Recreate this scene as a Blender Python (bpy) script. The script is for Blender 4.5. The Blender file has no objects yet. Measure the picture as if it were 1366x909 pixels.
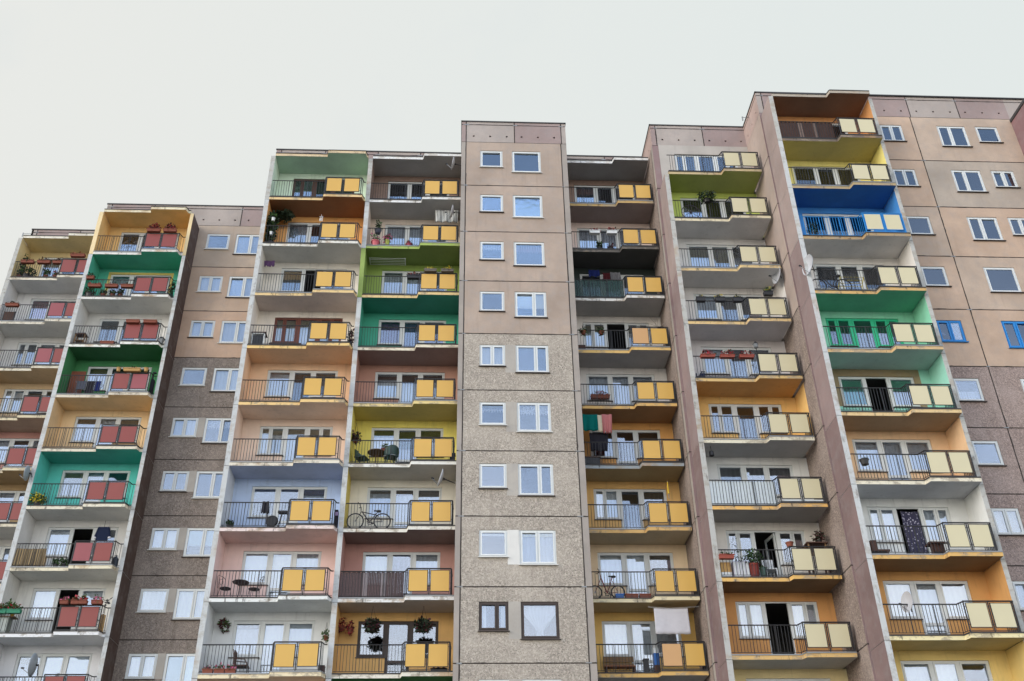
import bpy, bmesh, math, random
from mathutils import Vector, Matrix
random.seed(7)
C = bpy.context.scene.collection
SC = bpy.context.scene
# ------------------------------------------------------------------ helpers
class MB:
    def __init__(s): s.v=[]; s.f=[]; s.m=[]
    def quad(s,a,b,c,d,m=0):
        n=len(s.v); s.v+=[a,b,c,d]; s.f.append((n,n+1,n+2,n+3)); s.m.append(m)
    def poly(s,pts,m=0):
        n=len(s.v); s.v+=pts; s.f.append(tuple(range(n,n+len(pts)))); s.m.append(m)
    def box(s,x0,y0,z0,x1,y1,z1,m=0,mx0=None,mx1=None,my0=None,mz0=None,mz1=None):
        n=len(s.v)
        s.v+=[(x0,y0,z0),(x1,y0,z0),(x1,y1,z0),(x0,y1,z0),(x0,y0,z1),(x1,y0,z1),(x1,y1,z1),(x0,y1,z1)]
        g=lambda q:m if q is None else q
        for f,q in (((0,3,2,1),g(mz0)),((4,5,6,7),g(mz1)),((0,1,5,4),g(my0)),((1,2,6,5),g(mx1)),((2,3,7,6),m),((3,0,4,7),g(mx0))):
            s.f.append(tuple(n+i for i in f)); s.m.append(q)
    def bar(s,p,q,r,m=0,n=6,r2=None):
        p=Vector(p); q=Vector(q); d=(q-p)
        if d.length<1e-6: return
        d.normalize(); a=d.orthogonal().normalized(); b=d.cross(a); k=len(s.v); r2=r if r2 is None else r2
        for P,R in ((p,r),(q,r2)):
            for i in range(n):
                t=2*math.pi*i/n; s.v.append(tuple(P+R*(math.cos(t)*a+math.sin(t)*b)))
        for i in range(n):
            j=(i+1)%n; s.f.append((k+i,k+j,k+n+j,k+n+i)); s.m.append(m)
        s.f.append(tuple(k+i for i in reversed(range(n)))); s.m.append(m)
        s.f.append(tuple(k+n+i for i in range(n))); s.m.append(m)
    def path(s,pts,r,m=0,n=6):
        for a,b in zip(pts,pts[1:]): s.bar(a,b,r,m,n)
    def lathe(s,prof,c=(0,0,0),m=0,n=14):
        k=len(s.v)
        for r,z in prof:
            for i in range(n):
                t=2*math.pi*i/n; s.v.append((c[0]+r*math.cos(t),c[1]+r*math.sin(t),c[2]+z))
        for a in range(len(prof)-1):
            for i in range(n):
                j=(i+1)%n; s.f.append((k+a*n+i,k+a*n+j,k+(a+1)*n+j,k+(a+1)*n+i)); s.m.append(m)
    def ring(s,c,R,r,nrm=(0,1,0),m=0,n=28,k=6,a0=0,a1=2*math.pi):
        N=Vector(nrm).normalized(); a=N.orthogonal().normalized(); b=N.cross(a); c=Vector(c)
        if abs(N.y)>.9: a=Vector((1,0,0)); b=Vector((0,0,1))
        pts=[tuple(c+R*(math.cos(a0+(a1-a0)*i/n)*a+math.sin(a0+(a1-a0)*i/n)*b)) for i in range(n+1)]
        s.path(pts,r,m,k)
    def leaves(s,c,rx,ry,rz,n,size,m=0,m2=None,frac=.0):
        for _ in range(n):
            while True:
                u=[random.uniform(-1,1) for _ in range(3)]
                if .08<sum(x*x for x in u)<1: break
            p=Vector((c[0]+u[0]*rx,c[1]+u[1]*ry,c[2]+u[2]*rz))
            d=Vector((random.gauss(0,1),random.gauss(0,1),random.gauss(0,.7))).normalized(); e=d.orthogonal().normalized()
            e=(e+Vector((random.gauss(0,.4),random.gauss(0,.4),random.gauss(0,.4)))).normalized()
            z=size*random.uniform(.6,1.3); mm=m2 if (m2 is not None and random.random()<frac) else m
            s.quad(tuple(p),tuple(p+d*z*.5+e*z*.3),tuple(p+d*z),tuple(p+d*z*.5-e*z*.3),mm)
    def mesh(s,name,mats,smooth=False):
        me=bpy.data.meshes.new(name); me.from_pydata(s.v,[],s.f)
        for m in mats: me.materials.append(m)
        me.polygons.foreach_set('material_index',s.m)
        if smooth:
            b=bmesh.new(); b.from_mesh(me); bmesh.ops.remove_doubles(b,verts=b.verts,dist=1e-4); b.to_mesh(me); b.free()
        if smooth: me.polygons.foreach_set('use_smooth',[True]*len(me.polygons))
        me.update(); return me
    def build(s,name,mats,parent=None,loc=(0,0,0),smooth=False):
        if not isinstance(mats,(list,tuple)): mats=[mats]
        return link(name,s.mesh(name,mats,smooth),parent,loc)
def link(name,me,parent=None,loc=(0,0,0)):
    o=bpy.data.objects.new(name,me); C.objects.link(o); o.location=loc
    if parent: o.parent=parent
    return o
CACHE={}
def cached(key,fn):
    if key not in CACHE: CACHE[key]=fn()
    return CACHE[key]
def tag(o,label,cat,group=None,kind=None):
    o['label']=label; o['category']=cat
    if group: o['group']=group
    if kind: o['kind']=kind
    return o
def thing(name,label,cat,loc,group=None,rz=0):
    o=bpy.data.objects.new(name,None); C.objects.link(o); o.location=loc; o.rotation_euler=(0,0,rz); o.empty_display_size=.2
    return tag(o,label,cat,group)
# ------------------------------------------------------------------ materials
def lin(h):
    if not isinstance(h,str): return h
    h=h.lstrip('#'); c=[int(h[i:i+2],16)/255 for i in (0,2,4)]
    return tuple(x/12.92 if x<=.04045 else ((x+.055)/1.055)**2.4 for x in c)
def nodes(name):
    m=bpy.data.materials.new(name); m.use_nodes=True; nt=m.node_tree; b=nt.nodes['Principled BSDF']
    return m,nt,b
def N(nt,t,**k):
    n=nt.nodes.new(t)
    for a,v in k.items():
        if a.startswith('i_'):
            n.inputs[a[2:].replace('_',' ')].default_value=v
        else: setattr(n,a,v)
    return n
def ramp(nt,fac,stops):
    r=nt.nodes.new('ShaderNodeValToRGB'); e=r.color_ramp.elements
    while len(e)<len(stops): e.new(.5)
    for x,(p,c) in zip(e,stops): x.position=p; x.color=(*c,1) if len(c)==3 else c
    nt.links.new(fac,r.inputs[0]); return r.outputs[0]
def pos(nt,scale=(1,1,1)):
    g=nt.nodes.new('ShaderNodeNewGeometry')
    if scale==(1,1,1): return g.outputs['Position']
    m=nt.nodes.new('ShaderNodeMapping'); m.inputs['Scale'].default_value=scale
    nt.links.new(g.outputs['Position'],m.inputs['Vector']); return m.outputs[0]
def noise(nt,vec,scale,detail=4,rough=.55):
    n=N(nt,'ShaderNodeTexNoise'); n.inputs['Scale'].default_value=scale; n.inputs['Detail'].default_value=detail; n.inputs['Roughness'].default_value=rough
    nt.links.new(vec,n.inputs['Vector']); return n.outputs['Fac']
def mix(nt,fac,a,b,mode='MIX'):
    n=nt.nodes.new('ShaderNodeMix'); n.data_type='RGBA'; n.blend_type=mode
    for s,v in ((0,fac),(6,a),(7,b)):
        if hasattr(v,'is_output') or isinstance(v,bpy.types.NodeSocket): nt.links.new(v,n.inputs[s])
        elif s==0: n.inputs[0].default_value=v
        else: n.inputs[s].default_value=(*v[:3],1)
    return n.outputs[2]
def bump(nt,b,h,strength,dist=.01):
    n=nt.nodes.new('ShaderNodeBump'); n.inputs['Strength'].default_value=strength; n.inputs['Distance'].default_value=dist
    nt.links.new(h,n.inputs['Height']); nt.links.new(n.outputs[0],b.inputs['Normal'])
def mul(c,k): return tuple(min(.88,x*k) for x in c)
MATS={}
K=1.0
def fade(c,a=.22):
    l=.3*c[0]+.6*c[1]+.1*c[2]; return tuple(min(.86,(1-a)*x+a*l+.012) for x in c)
def paint(h,rough=.85,dirt=.5):
    key=('p',h,rough,dirt)
    if key in MATS: return MATS[key]
    c=fade(mul(lin(h),K)); m,nt,b=nodes('paint')
    g=noise(nt,pos(nt),1.1,6); v=mix(nt,ramp(nt,g,[(.3,(0,0,0)),(.75,(1,1,1))]),mul(c,.86),mul(c,1.06))
    st=noise(nt,pos(nt,(5,5,.55)),1.0,5,.65); grey=tuple(.45*x+.04 for x in c)
    v=mix(nt,ramp(nt,st,[(.56,(0,0,0)),(.80,(dirt,)*3)]),v,grey)
    nt.links.new(v,b.inputs['Base Color']); b.inputs['Roughness'].default_value=rough; b.inputs['Specular IOR Level'].default_value=.2
    bump(nt,b,noise(nt,pos(nt),60,3),.25,.006)
    MATS[key]=m; return m
def edgepaint(h,amount=.5):
    key=('e',h,amount)
    if key in MATS: return MATS[key]
    c=fade(mul(lin(h),K),.12); m,nt,b=nodes('slab_edge_paint')
    a=noise(nt,pos(nt,(1.3,1.3,2.5)),1.5,6,.7); v=mix(nt,ramp(nt,a,[(.5,(0,0,0)),(.6,(amount,)*3)]),c,(.30,.25,.19))
    d=noise(nt,pos(nt,(4,4,1.2)),1.3,5,.7); v=mix(nt,ramp(nt,d,[(.58,(0,0,0)),(.66,(amount,)*3)]),v,(.07,.06,.05))
    r=noise(nt,pos(nt,(1,1,1)),.9,5,.6); v=mix(nt,ramp(nt,r,[(.58,(0,0,0)),(.68,(amount*.8,)*3)]),v,(.36,.20,.07))
    nt.links.new(v,b.inputs['Base Color']); b.inputs['Roughness'].default_value=.9
    bump(nt,b,noise(nt,pos(nt),30,4),.4,.01); MATS[key]=m; return m
def panelwall(h,key2='',stain=.35):
    key=('w',h,key2)
    if key in MATS: return MATS[key]
    c=mul(lin(h),K); m,nt,b=nodes('painted_concrete')
    g=noise(nt,pos(nt),.45,7,.6); v=mix(nt,ramp(nt,g,[(.32,(0,0,0)),(.7,(1,1,1))]),mul(c,.76),mul(c,1.08))
    g2=noise(nt,pos(nt,(1,1,1)),2.2,6,.65); v=mix(nt,ramp(nt,g2,[(.48,(0,0,0)),(.70,(min(1,stain*1.5),)*3)]),v,tuple(.5*x+.13 for x in c))
    st=noise(nt,pos(nt,(3.2,3.2,.28)),1.0,6,.7); v=mix(nt,ramp(nt,st,[(.55,(0,0,0)),(.78,(stain,)*3)]),v,mul(c,.55))
    f=noise(nt,pos(nt),28,3,.6); v=mix(nt,ramp(nt,f,[(.3,(.18,)*3),(.5,(0,0,0))]),v,mul(c,.6))
    nt.links.new(v,b.inputs['Base Color']); b.inputs['Roughness'].default_value=.92; b.inputs['Specular IOR Level'].default_value=.15
    bump(nt,b,noise(nt,pos(nt),35,4),.35,.01); MATS[key]=m; return m
def pebble(h,light,dark,scale=33):
    key=('pb',h,light,dark)
    if key in MATS: return MATS[key]
    c=mul(lin(h),K); m,nt,b=nodes('exposed_aggregate')
    vo=N(nt,'ShaderNodeTexVoronoi'); vo.inputs['Scale'].default_value=scale; nt.links.new(pos(nt),vo.inputs['Vector'])
    sep=N(nt,'ShaderNodeSeparateColor'); nt.links.new(vo.outputs['Color'],sep.inputs[0])
    v=ramp(nt,sep.outputs[0],[(.06,mul(c,.40)),(.30,mul(c,.92)),(.62,mul(c,1.05)),(.95,mul(c,1.28))])
    g=noise(nt,pos(nt),11,5,.7); v=mix(nt,ramp(nt,g,[(.36,(1,1,1)),(.6,(0,0,0))]),v,mul(c,.66))
    l=noise(nt,pos(nt),.6,6,.6); v=mix(nt,ramp(nt,l,[(.45,(0,0,0)),(.75,(.6,)*3)]),v,mul(lin(light),K))
    st=noise(nt,pos(nt,(2.5,2.5,.3)),1.0,6,.7); v=mix(nt,ramp(nt,st,[(.55,(0,0,0)),(.75,(.55,)*3)]),v,mul(lin(dark),K))
    nt.links.new(v,b.inputs['Base Color']); b.inputs['Roughness'].default_value=.95; b.inputs['Specular IOR Level'].default_value=.1
    bump(nt,b,vo.outputs['Distance'],.6,.015); MATS[key]=m; return m
def plain(name,h,rough=.6,metal=0,var=.15,scale=8,spec=.4):
    key=(name,h)
    if key in MATS: return MATS[key]
    c=lin(h); m,nt,b=nodes(name)
    g=noise(nt,pos(nt),scale,4); v=mix(nt,g,mul(c,1-var),mul(c,1+var)); nt.links.new(v,b.inputs['Base Color'])
    b.inputs['Roughness'].default_value=rough; b.inputs['Metallic'].default_value=metal; b.inputs['Specular IOR Level'].default_value=spec
    MATS[key]=m; return m
def brickmat(name,h1,h2,mort,sx=4.2):
    m,nt,b=nodes(name); br=N(nt,'ShaderNodeTexBrick'); mp=N(nt,'ShaderNodeMapping'); g=N(nt,'ShaderNodeNewGeometry')
    mp.inputs['Rotation'].default_value=(math.radians(90),0,0); nt.links.new(g.outputs['Position'],mp.inputs[0]); nt.links.new(mp.outputs[0],br.inputs[0])
    br.inputs['Color1'].default_value=(*lin(h1),1); br.inputs['Color2'].default_value=(*lin(h2),1); br.inputs['Mortar'].default_value=(*lin(mort),1)
    br.inputs['Scale'].default_value=sx; br.inputs['Mortar Size'].default_value=.018; br.inputs['Bias'].default_value=-.2
    v=mix(nt,noise(nt,pos(nt),9,4),br.outputs['Color'],lin('#8d7468')); nt.links.new(v,b.inputs['Base Color']); b.inputs['Roughness'].default_value=.95
    bump(nt,b,br.outputs['Fac'],.4,.01); return m
def glassmat():
    m=bpy.data.materials.new('window_glass'); m.use_nodes=True; nt=m.node_tree; nt.nodes.clear()
    o=N(nt,'ShaderNodeOutputMaterial'); t=N(nt,'ShaderNodeBsdfTransparent'); t.inputs[0].default_value=(.95,.97,.98,1)
    g=N(nt,'ShaderNodeBsdfGlossy'); g.inputs['Color'].default_value=(.84,.90,1,1); g.inputs['Roughness'].default_value=.015
    f=N(nt,'ShaderNodeFresnel'); f.inputs[0].default_value=1.5; a=N(nt,'ShaderNodeMath',operation='ADD'); a.inputs[1].default_value=GLASS; a.use_clamp=True
    bp=N(nt,'ShaderNodeBump'); bp.inputs['Strength'].default_value=.03; bp.inputs['Distance'].default_value=.05; nt.links.new(noise(nt,pos(nt),1.3,2),bp.inputs['Height']); nt.links.new(bp.outputs[0],g.inputs['Normal'])
    mx=N(nt,'ShaderNodeMixShader'); nt.links.new(f.outputs[0],a.inputs[0]); nt.links.new(a.outputs[0],mx.inputs[0]); nt.links.new(t.outputs[0],mx.inputs[1]); nt.links.new(g.outputs[0],mx.inputs[2]); nt.links.new(mx.outputs[0],o.inputs[0])
    return m
def curtainmat(name,h,alpha=.75,lace=0):
    key=('cu',name)
    if key in MATS: return MATS[key]
    m,nt,b=nodes(name); c=lin(h)
    v=mix(nt,noise(nt,pos(nt,(9,1,1)),1,3),mul(c,.92),mul(c,1.05)); nt.links.new(v,b.inputs['Base Color']); b.inputs['Roughness'].default_value=.9
    if lace:
        g=noise(nt,pos(nt),22,2); r=ramp(nt,g,[(.45,(alpha*.6,)*3),(.55,(1,1,1))]); nt.links.new(r,b.inputs['Alpha'])
    else: b.inputs['Alpha'].default_value=alpha
    MATS[key]=m; return m
GLASS=.18
glass=glassmat()
black=plain('black_painted_metal','#2b2a2b',.55,0,.25,5)
blueM=plain('blue_painted_metal','#1b7cc0',.5)
dark=plain('dark_sealant','#39322e',.9,0,.35,3)
tar=plain('dark_flashing','#3c3a3a',.7,0,.3)
zinc=plain('zinc_flashing','#8b8d8e',.5,.3,.25)
white=plain('white_window_frame','#d2d5d4',.45,0,.05)
brownF=plain('brown_window_frame','#4d342b',.5)
blackF=plain('dark_window_frame','#3c302b',.5)
redF=plain('redbrown_window_frame','#6b3a2d',.5)
greenF=plain('green_window_frame','#2fb98a',.5)
blueF=plain('blue_window_frame','#1f7fc6',.5)
room=plain('room_interior_paint','#6d6a66',.9)
floorM=plain('balcony_floor_tiles','#8b8780',.8)
sillD=plain('dark_sill','#4d443f',.6)
sillW=plain('white_sill','#d5d4cf',.6)
leafG=plain('green_leaves','#3d5a2a',.7,0,.5,30); leafD=plain('dark_leaves','#26341f',.7,0,.5,30); leafY=plain('yellow_flowers','#c8b22c',.7,0,.3,30)
flowR=plain('red_petals','#9a1f2b',.6,0,.3,30); flowP=plain('pink_petals','#c25f80',.6,0,.3,30); flowDR=plain('dark_red_leaves','#4a1c22',.7,0,.4,30)
terra=plain('terracotta','#7e4636',.8); woodD=plain('dark_stained_wood','#4c3228',.7,0,.35,12); woodM=plain('weathered_wood','#7d6142',.8,0,.35,12); woodL=plain('light_wood','#b38d55',.7,0,.3,12)
ironM=plain('wrought_iron','#33292a',.6); rubber=plain('black_rubber','#1d1d1e',.8); chrome=plain('grey_metal','#8e9092',.35,.7)
plW=plain('white_plastic','#d6d8d8',.4); plG=plain('dark_green_plastic','#1e3f38',.4); plB=plain('blue_plastic','#1f5fa8',.4); plBk=plain('black_plastic','#242326',.45)
dishM=plain('pale_dish_metal','#b7b9be',.5); dishG=plain('grey_dish_metal','#8f969c',.5)
plaster=panelwall('#b3aca3','plaster'); conc=edgepaint('#aeada7',.5); concW=edgepaint('#b9bbba',.4)
BL={k:plain('roller_blind_'+k,h,.9,0,.05) for k,h in dict(red='#8d4a44',cream='#cfc9a8',olive='#77704a',mustard='#b8892c',brown='#5c4a3c',green='#2f4a20',emerald='#1c8a5c',pale='#b5cdd2',white='#e4e8e6',blue='#8fa6c8',teal='#2fb5a5').items()}
CU=dict(n=curtainmat('net_curtain','#e2e6ee',.72),w=curtainmat('white_curtain','#e8eaea',.95),v=curtainmat('lace_valance','#d8dade',.8,1),k=curtainmat('grey_curtain','#55534f',.9),p=curtainmat('purple_curtain','#6d4a78',.95),
 r=curtainmat('russet_valance','#8b5c50',.9),t=curtainmat('teal_curtain','#57c4b8',.95),s=curtainmat('violet_curtain','#55557a',.95),f=curtainmat('pink_and_blue_curtain','#c98aa8',.9),g=curtainmat('grey_slat_blind','#8fa2bd',1),y=curtainmat('cream_curtain','#cfcab0',.92))
PANEL=dict(red=(plain('red_balcony_panel','#86403a',.45,0,.07,1.2),plain('pink_red_balcony_panel','#904a4e',.45,0,.07,1.2)),
 yel=(plain('yellow_balcony_panel','#cda352',.42,0,.06,1.2),plain('pale_orange_balcony_panel','#c69a68',.42,0,.06,1.2)),
 cre=(plain('cream_balcony_panel','#c8be9c',.45,0,.05,1.2),)*2)
# ------------------------------------------------------------------ site constants (metres)
EYE=1.6; Z0=33.098+EYE; FH=2.7
def zb(j): return Z0-FH*j
XL={1:-23.30,2:-18.43,3:-9.10,4:-4.49,5:4.74,6:9.12,7:13.68}
YF={1:42.70,2:40.42,3:36.00,4:36.05,5:36.05,6:33.71,7:31.42}
WID={1:4.55,2:4.36,3:4.39,4:4.235,5:4.09,6:4.31,7:4.35}
XS={1:2.45,2:2.43,3:2.52,4:2.46,5:2.36,6:2.47,7:2.52}
WX={1:.74,2:.60,3:.72,4:.68,5:.56,6:.72,7:.72}
DEP=1.25; PRO=.28
# ------------------------------------------------------------------ walls
def wall(name,parent,org,axis,L,z0,z1,holes,ju,jz,matfun,mats,jm,label=None):
    """sheet of wall panels; holes=(u0,u1,z0,z1,depth,back material index or None); ju,jz = joints"""
    jw=.022; hs=list(holes)
    us={0,L}; zs={z0,z1}
    for h in hs: us|={h[0],h[1]}; zs|={h[2],h[3]}
    J=[]
    for u in ju: J.append((u-jw,u+jw,z0,z1,.025,jm)); us|={u-jw,u+jw}
    for z in jz: J.append((0,L,z-jw,z+jw,.025,jm)); zs|={z-jw,z+jw}
    us=sorted(u for u in us if 0<=u<=L); zs=sorted(z for z in zs if z0<=z<=z1)
    px,py,pz=(parent.location if parent else (0,0,0))
    def P(u,z,d):
        if axis=='x': p=(org[0]+u,org[1]+d,z)
        elif axis=='l': p=(org[0]+d,org[1]+u,z)
        else: p=(org[0]-d,org[1]+u,z)
        return (p[0]-px,p[1]-py,p[2]-pz)
    mb=MB(); D={}
    for i in range(len(us)-1):
        for k in range(len(zs)-1):
            u=(us[i]+us[i+1])/2; z=(zs[k]+zs[k+1])/2; r=(0.0,matfun(u,z),True)
            for h in hs+J:
                if h[0]<u<h[1] and h[2]<z<h[3]: r=(h[4],h[5],h[5] is not None); break
            D[i,k]=r
            if r[2]: mb.quad(P(us[i],zs[k],r[0]),P(us[i+1],zs[k],r[0]),P(us[i+1],zs[k+1],r[0]),P(us[i],zs[k+1],r[0]),r[1])
    for i in range(len(us)-1):
        for k in range(len(zs)-1):
            a=D[i,k]
            for (di,dk) in ((1,0),(0,1)):
                if (i+di,k+dk) not in D: continue
                b=D[i+di,k+dk]
                if abs(a[0]-b[0])<1e-6: continue
                m=a[1] if a[0]<b[0] else b[1]
                if di: x=us[i+1]; mb.quad(P(x,zs[k],a[0]),P(x,zs[k+1],a[0]),P(x,zs[k+1],b[0]),P(x,zs[k],b[0]),m)
                else: y=zs[k+1]; mb.quad(P(us[i],y,a[0]),P(us[i+1],y,a[0]),P(us[i+1],y,b[0]),P(us[i],y,b[0]),m)
    rj=random.Random(len(us)*7+len(zs))
    def ribbon(fix,a,b,vert):
        t=a; w0=rj.uniform(.008,.020); c0=rj.uniform(-.008,.008)
        while t<b-1e-3:
            t1=min(b,t+rj.uniform(.10,.38)); w1=rj.uniform(.008,.022)*(1.5 if rj.random()<.15 else 1); c1=rj.uniform(-.010,.010); d=-.006
            if vert: mb.quad(P(fix+c0-w0,t,d),P(fix+c0+w0,t,d),P(fix+c1+w1,t1,d),P(fix+c1-w1,t1,d),jm)
            else: mb.quad(P(t,fix+c0-w0,d),P(t1,fix+c1-w1,d),P(t1,fix+c1+w1,d),P(t,fix+c0+w0,d),jm)
            t=t1; w0=w1; c0=c1
    for z in jz:
        if z0<z<z1 and name!='back_wall': ribbon(z,.02,L-.02,False)
    for u in ju:
        if 0<u<L: ribbon(u,z0+.02,z1-.02,True)
    if name!='back_wall' and ju and jz:
        mats=list(mats)+[zinc]
        for u in ju:
            for z in jz:
                if 0<u<L and z0<z<z1:
                    w1,w2,h1=rj.uniform(.06,.16),rj.uniform(.06,.16),rj.uniform(.018,.032); dz=rj.uniform(-.012,.012)
                    mb.quad(P(u-w1,z-h1*.5+dz,-.014),P(u+w2,z-h1+dz,-.014),P(u+w2*.8,z+h1+dz,-.014),P(u-w1,z+h1*.6+dz,-.014),len(mats)-1)
    o=mb.build(name,mats,parent)
    if label: o['label']=label
    return o
# ------------------------------------------------------------------ windows
def frame_mesh(w,h,lights,rail,fm):
    def mk():
        mb=MB(); f=.05; d0,d1=.0,.07
        mb.box(0,d0,0,f,d1,h); mb.box(w-f,d0,0,w,d1,h); mb.box(f,d0,0,w-f,d1,f); mb.box(f,d0,h-f,w-f,d1,h)
        x=f
        for i,(a,b) in enumerate(lights):
            if i: mb.box(a-.035,.004,f,a+.0,d1,h-f)
            s=.055; y0,y1=-.018,.05; X0,X1=a+.004,b-.004
            mb.box(X0,y0,f+.004,X0+s,y1,h-f-.004); mb.box(X1-s,y0,f+.004,X1,y1,h-f-.004)
            mb.box(X0+s,y0,f+.004,X1-s,y1,f+.004+s); mb.box(X0+s,y0,h-f-.004-s,X1-s,y1,h-f-.004)
            if rail: mb.box(X0+s,y0,rail-.05,X1-s,y1,rail+.05)
        return mb.mesh('window',[fm])
    return cached(('fr',round(w,3),round(h,3),tuple(lights),rail,fm.name),mk)
def sheet(x0,x1,z0,z1,y,amp=.03,waves=7,n=None,scallop=0):
    mb=MB(); n=n or max(8,int(waves*6)); ph=random.random()*6
    pr=[]
    for i in range(n+1):
        t=i/n; yy=y+amp*math.sin(ph+waves*2*math.pi*t)+amp*.5*math.sin(2.3*waves*math.pi*t+ph*2)
        zz=z0+scallop*abs(math.sin(waves*.5*math.pi*t*2)); pr.append((x0+(x1-x0)*t,yy,zz))
    for a,b in zip(pr,pr[1:]): mb.quad(a,b,(b[0],b[1],z1),(a[0],a[1],z1))
    return mb
def window(parent,loc,w,h,spec,fm,name='window',rail=None,sill=True,sillm=None,split=None):
    """spec 'lights code[:blind.fraction]' e.g. '2n:olive.3'"""
    code,_,bl=spec.partition(':'); nl=1
    if code and code[0].isdigit(): nl=int(code[0]); code=code[1:]
    f=.05; L=[]
    if nl==1: L=[(f,w-f)]
    else:
        s=(split or .5); xm=f+(w-2*f)*s; L=[(f,xm-.018),(xm+.018,w-f)]
    o=link(name,frame_mesh(w,h,[(round(a,4),round(b,4)) for a,b in L],rail,fm),parent,loc)
    mb=MB(); s=.055
    for a,b in L:
        zz=[(f+s,h-f-s)] if not rail else [(f+s,rail-.05),(rail+.05,h-f-s)]
        tl=random.choice((0,0,.012,.02,.03,-.012,.05)); tr=random.gauss(0,.006)
        for z0,z1 in zz:
            k=len(mb.v); mb.box(a+s,.012,z0,b-s,.020,z1)
            mb.v[k:]=[(x,y+max(-.02,tl)*(z-z0)+tr*(x-a),z) for x,y,z in mb.v[k:]]
    mb.build('pane',glass,o)
    x0,x1,z0,z1=.06,w-.06,.08,h-.07
    if bl:
        nm,_,fr=bl.partition('.'); fr=float('0.'+fr) if fr else 1.0; b=MB()
        b.box(x0,.085,z1-(z1-z0)*fr,x1,.093,z1); b.box(x0,.08,z1-(z1-z0)*fr-.02,x1,.098,z1-(z1-z0)*fr); b.build('blind',BL[nm],o)
    wv=(x1-x0)*9
    if code in ('n','w','k','p','s','t','f','y'): sheet(x0,x1,z0,z1,.16,.008,wv*.6).build('curtain',CU[code],o,smooth=True)
    elif code in ('v','r'): sheet(x0,x1,z1-(z1-z0)*.38,z1,.15,.015,wv,scallop=.10).build('curtain',CU[code],o,smooth=True)
    elif code=='l': sheet(x0,x1,z0,z0+(z1-z0)*.5,.15,.015,wv).build('curtain',CU['n'],o,smooth=True)
    elif code=='i':
        m2=sheet(x0,x0+.22*(x1-x0),z0,z1,.15,.02,3); m3=sheet(x1-.22*(x1-x0),x1,z0,z1,.15,.02,3)
        n=len(m2.v); m2.v+=m3.v; m2.f+=[tuple(n+q for q in t) for t in m3.f]; m2.m+=m3.m; m2.build('curtain',CU['w'],o,smooth=True)
    elif code=='g':
        b=MB(); z=z0
        while z<z1-.05: b.box(x0,.10,z,x1,.118,z+.038); z+=.05
        b.build('blind',CU['g'],o)
    elif code=='u':   # gathered swag
        b=MB(); n=26
        for i in range(n):
            for q in range(10):
                def pt(i,q):
                    t=i/n; r=q/10; xx=(t-.5); pinch=1-.82*math.sin(min(1,r*1.15)*math.pi/2)**3
                    return ((x0+x1)/2+xx*(x1-x0)*(pinch if r<.86 else pinch+(r-.86)*.6),.15+.02*math.sin(t*60),z1-(z1-z0)*r)
                b.quad(pt(i,q),pt(i+1,q),pt(i+1,q+1),pt(i,q+1))
        b.build('curtain',CU['n'],o,smooth=True)
    if sill:
        b=MB(); b.box(-.04,-.11,-.036,w+.04,.0,-.012); b.build('sill',sillm or sillD,o)
    return o
# ------------------------------------------------------------------ balconies
def slab_mesh(col,edge,under,top,th=.15):
    w=WID[col]; xs=XS[col]; p=-PRO; xe={1:xs+1.76,2:xs+1.75,3:xs+1.76,4:w,5:w-.06,6:w-.12,7:w-.01}[col]
    ch=.07
    pts=[(0,DEP),(0,0),(xs-ch,0),(xs,p),(xe,p)]
    pts+=[(xe+ch,0),(w,0),(w,DEP)] if col in (1,2,3) else [(xe,DEP)]
    mb=MB(); n=len(pts)
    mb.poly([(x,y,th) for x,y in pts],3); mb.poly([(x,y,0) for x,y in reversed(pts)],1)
    for i in range(n):
        a,b=pts[i],pts[(i+1)%n]
        if i in (0,n-1) and col!=5 and col!=6: pass
        mb.quad((*a,0),(*b,0),(*b,th),(*a,th),0)
    lip=pts[1:-1]
    for a,b in zip(lip,lip[1:]):   # flashing proud of the edge
        d=Vector((b[0]-a[0],b[1]-a[1])).normalized(); nn=(d.y*.02,-d.x*.02)
        A=(a[0]+nn[0],a[1]+nn[1]); B=(b[0]+nn[0],b[1]+nn[1]); z0,z1=th-.012,th+.03
        mb.quad((*A,z0),(*B,z0),(*B,z1),(*A,z1),2); mb.quad((*A,z1),(*B,z1),(b[0],b[1]+.1,z1),(a[0],a[1]+.1,z1),2); mb.quad((*a,z0),(*b,z0),(*B,z0),(*A,z0),2)
    return mb.mesh('balcony',[edge,under,top,floorM]),pts,xe
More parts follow.
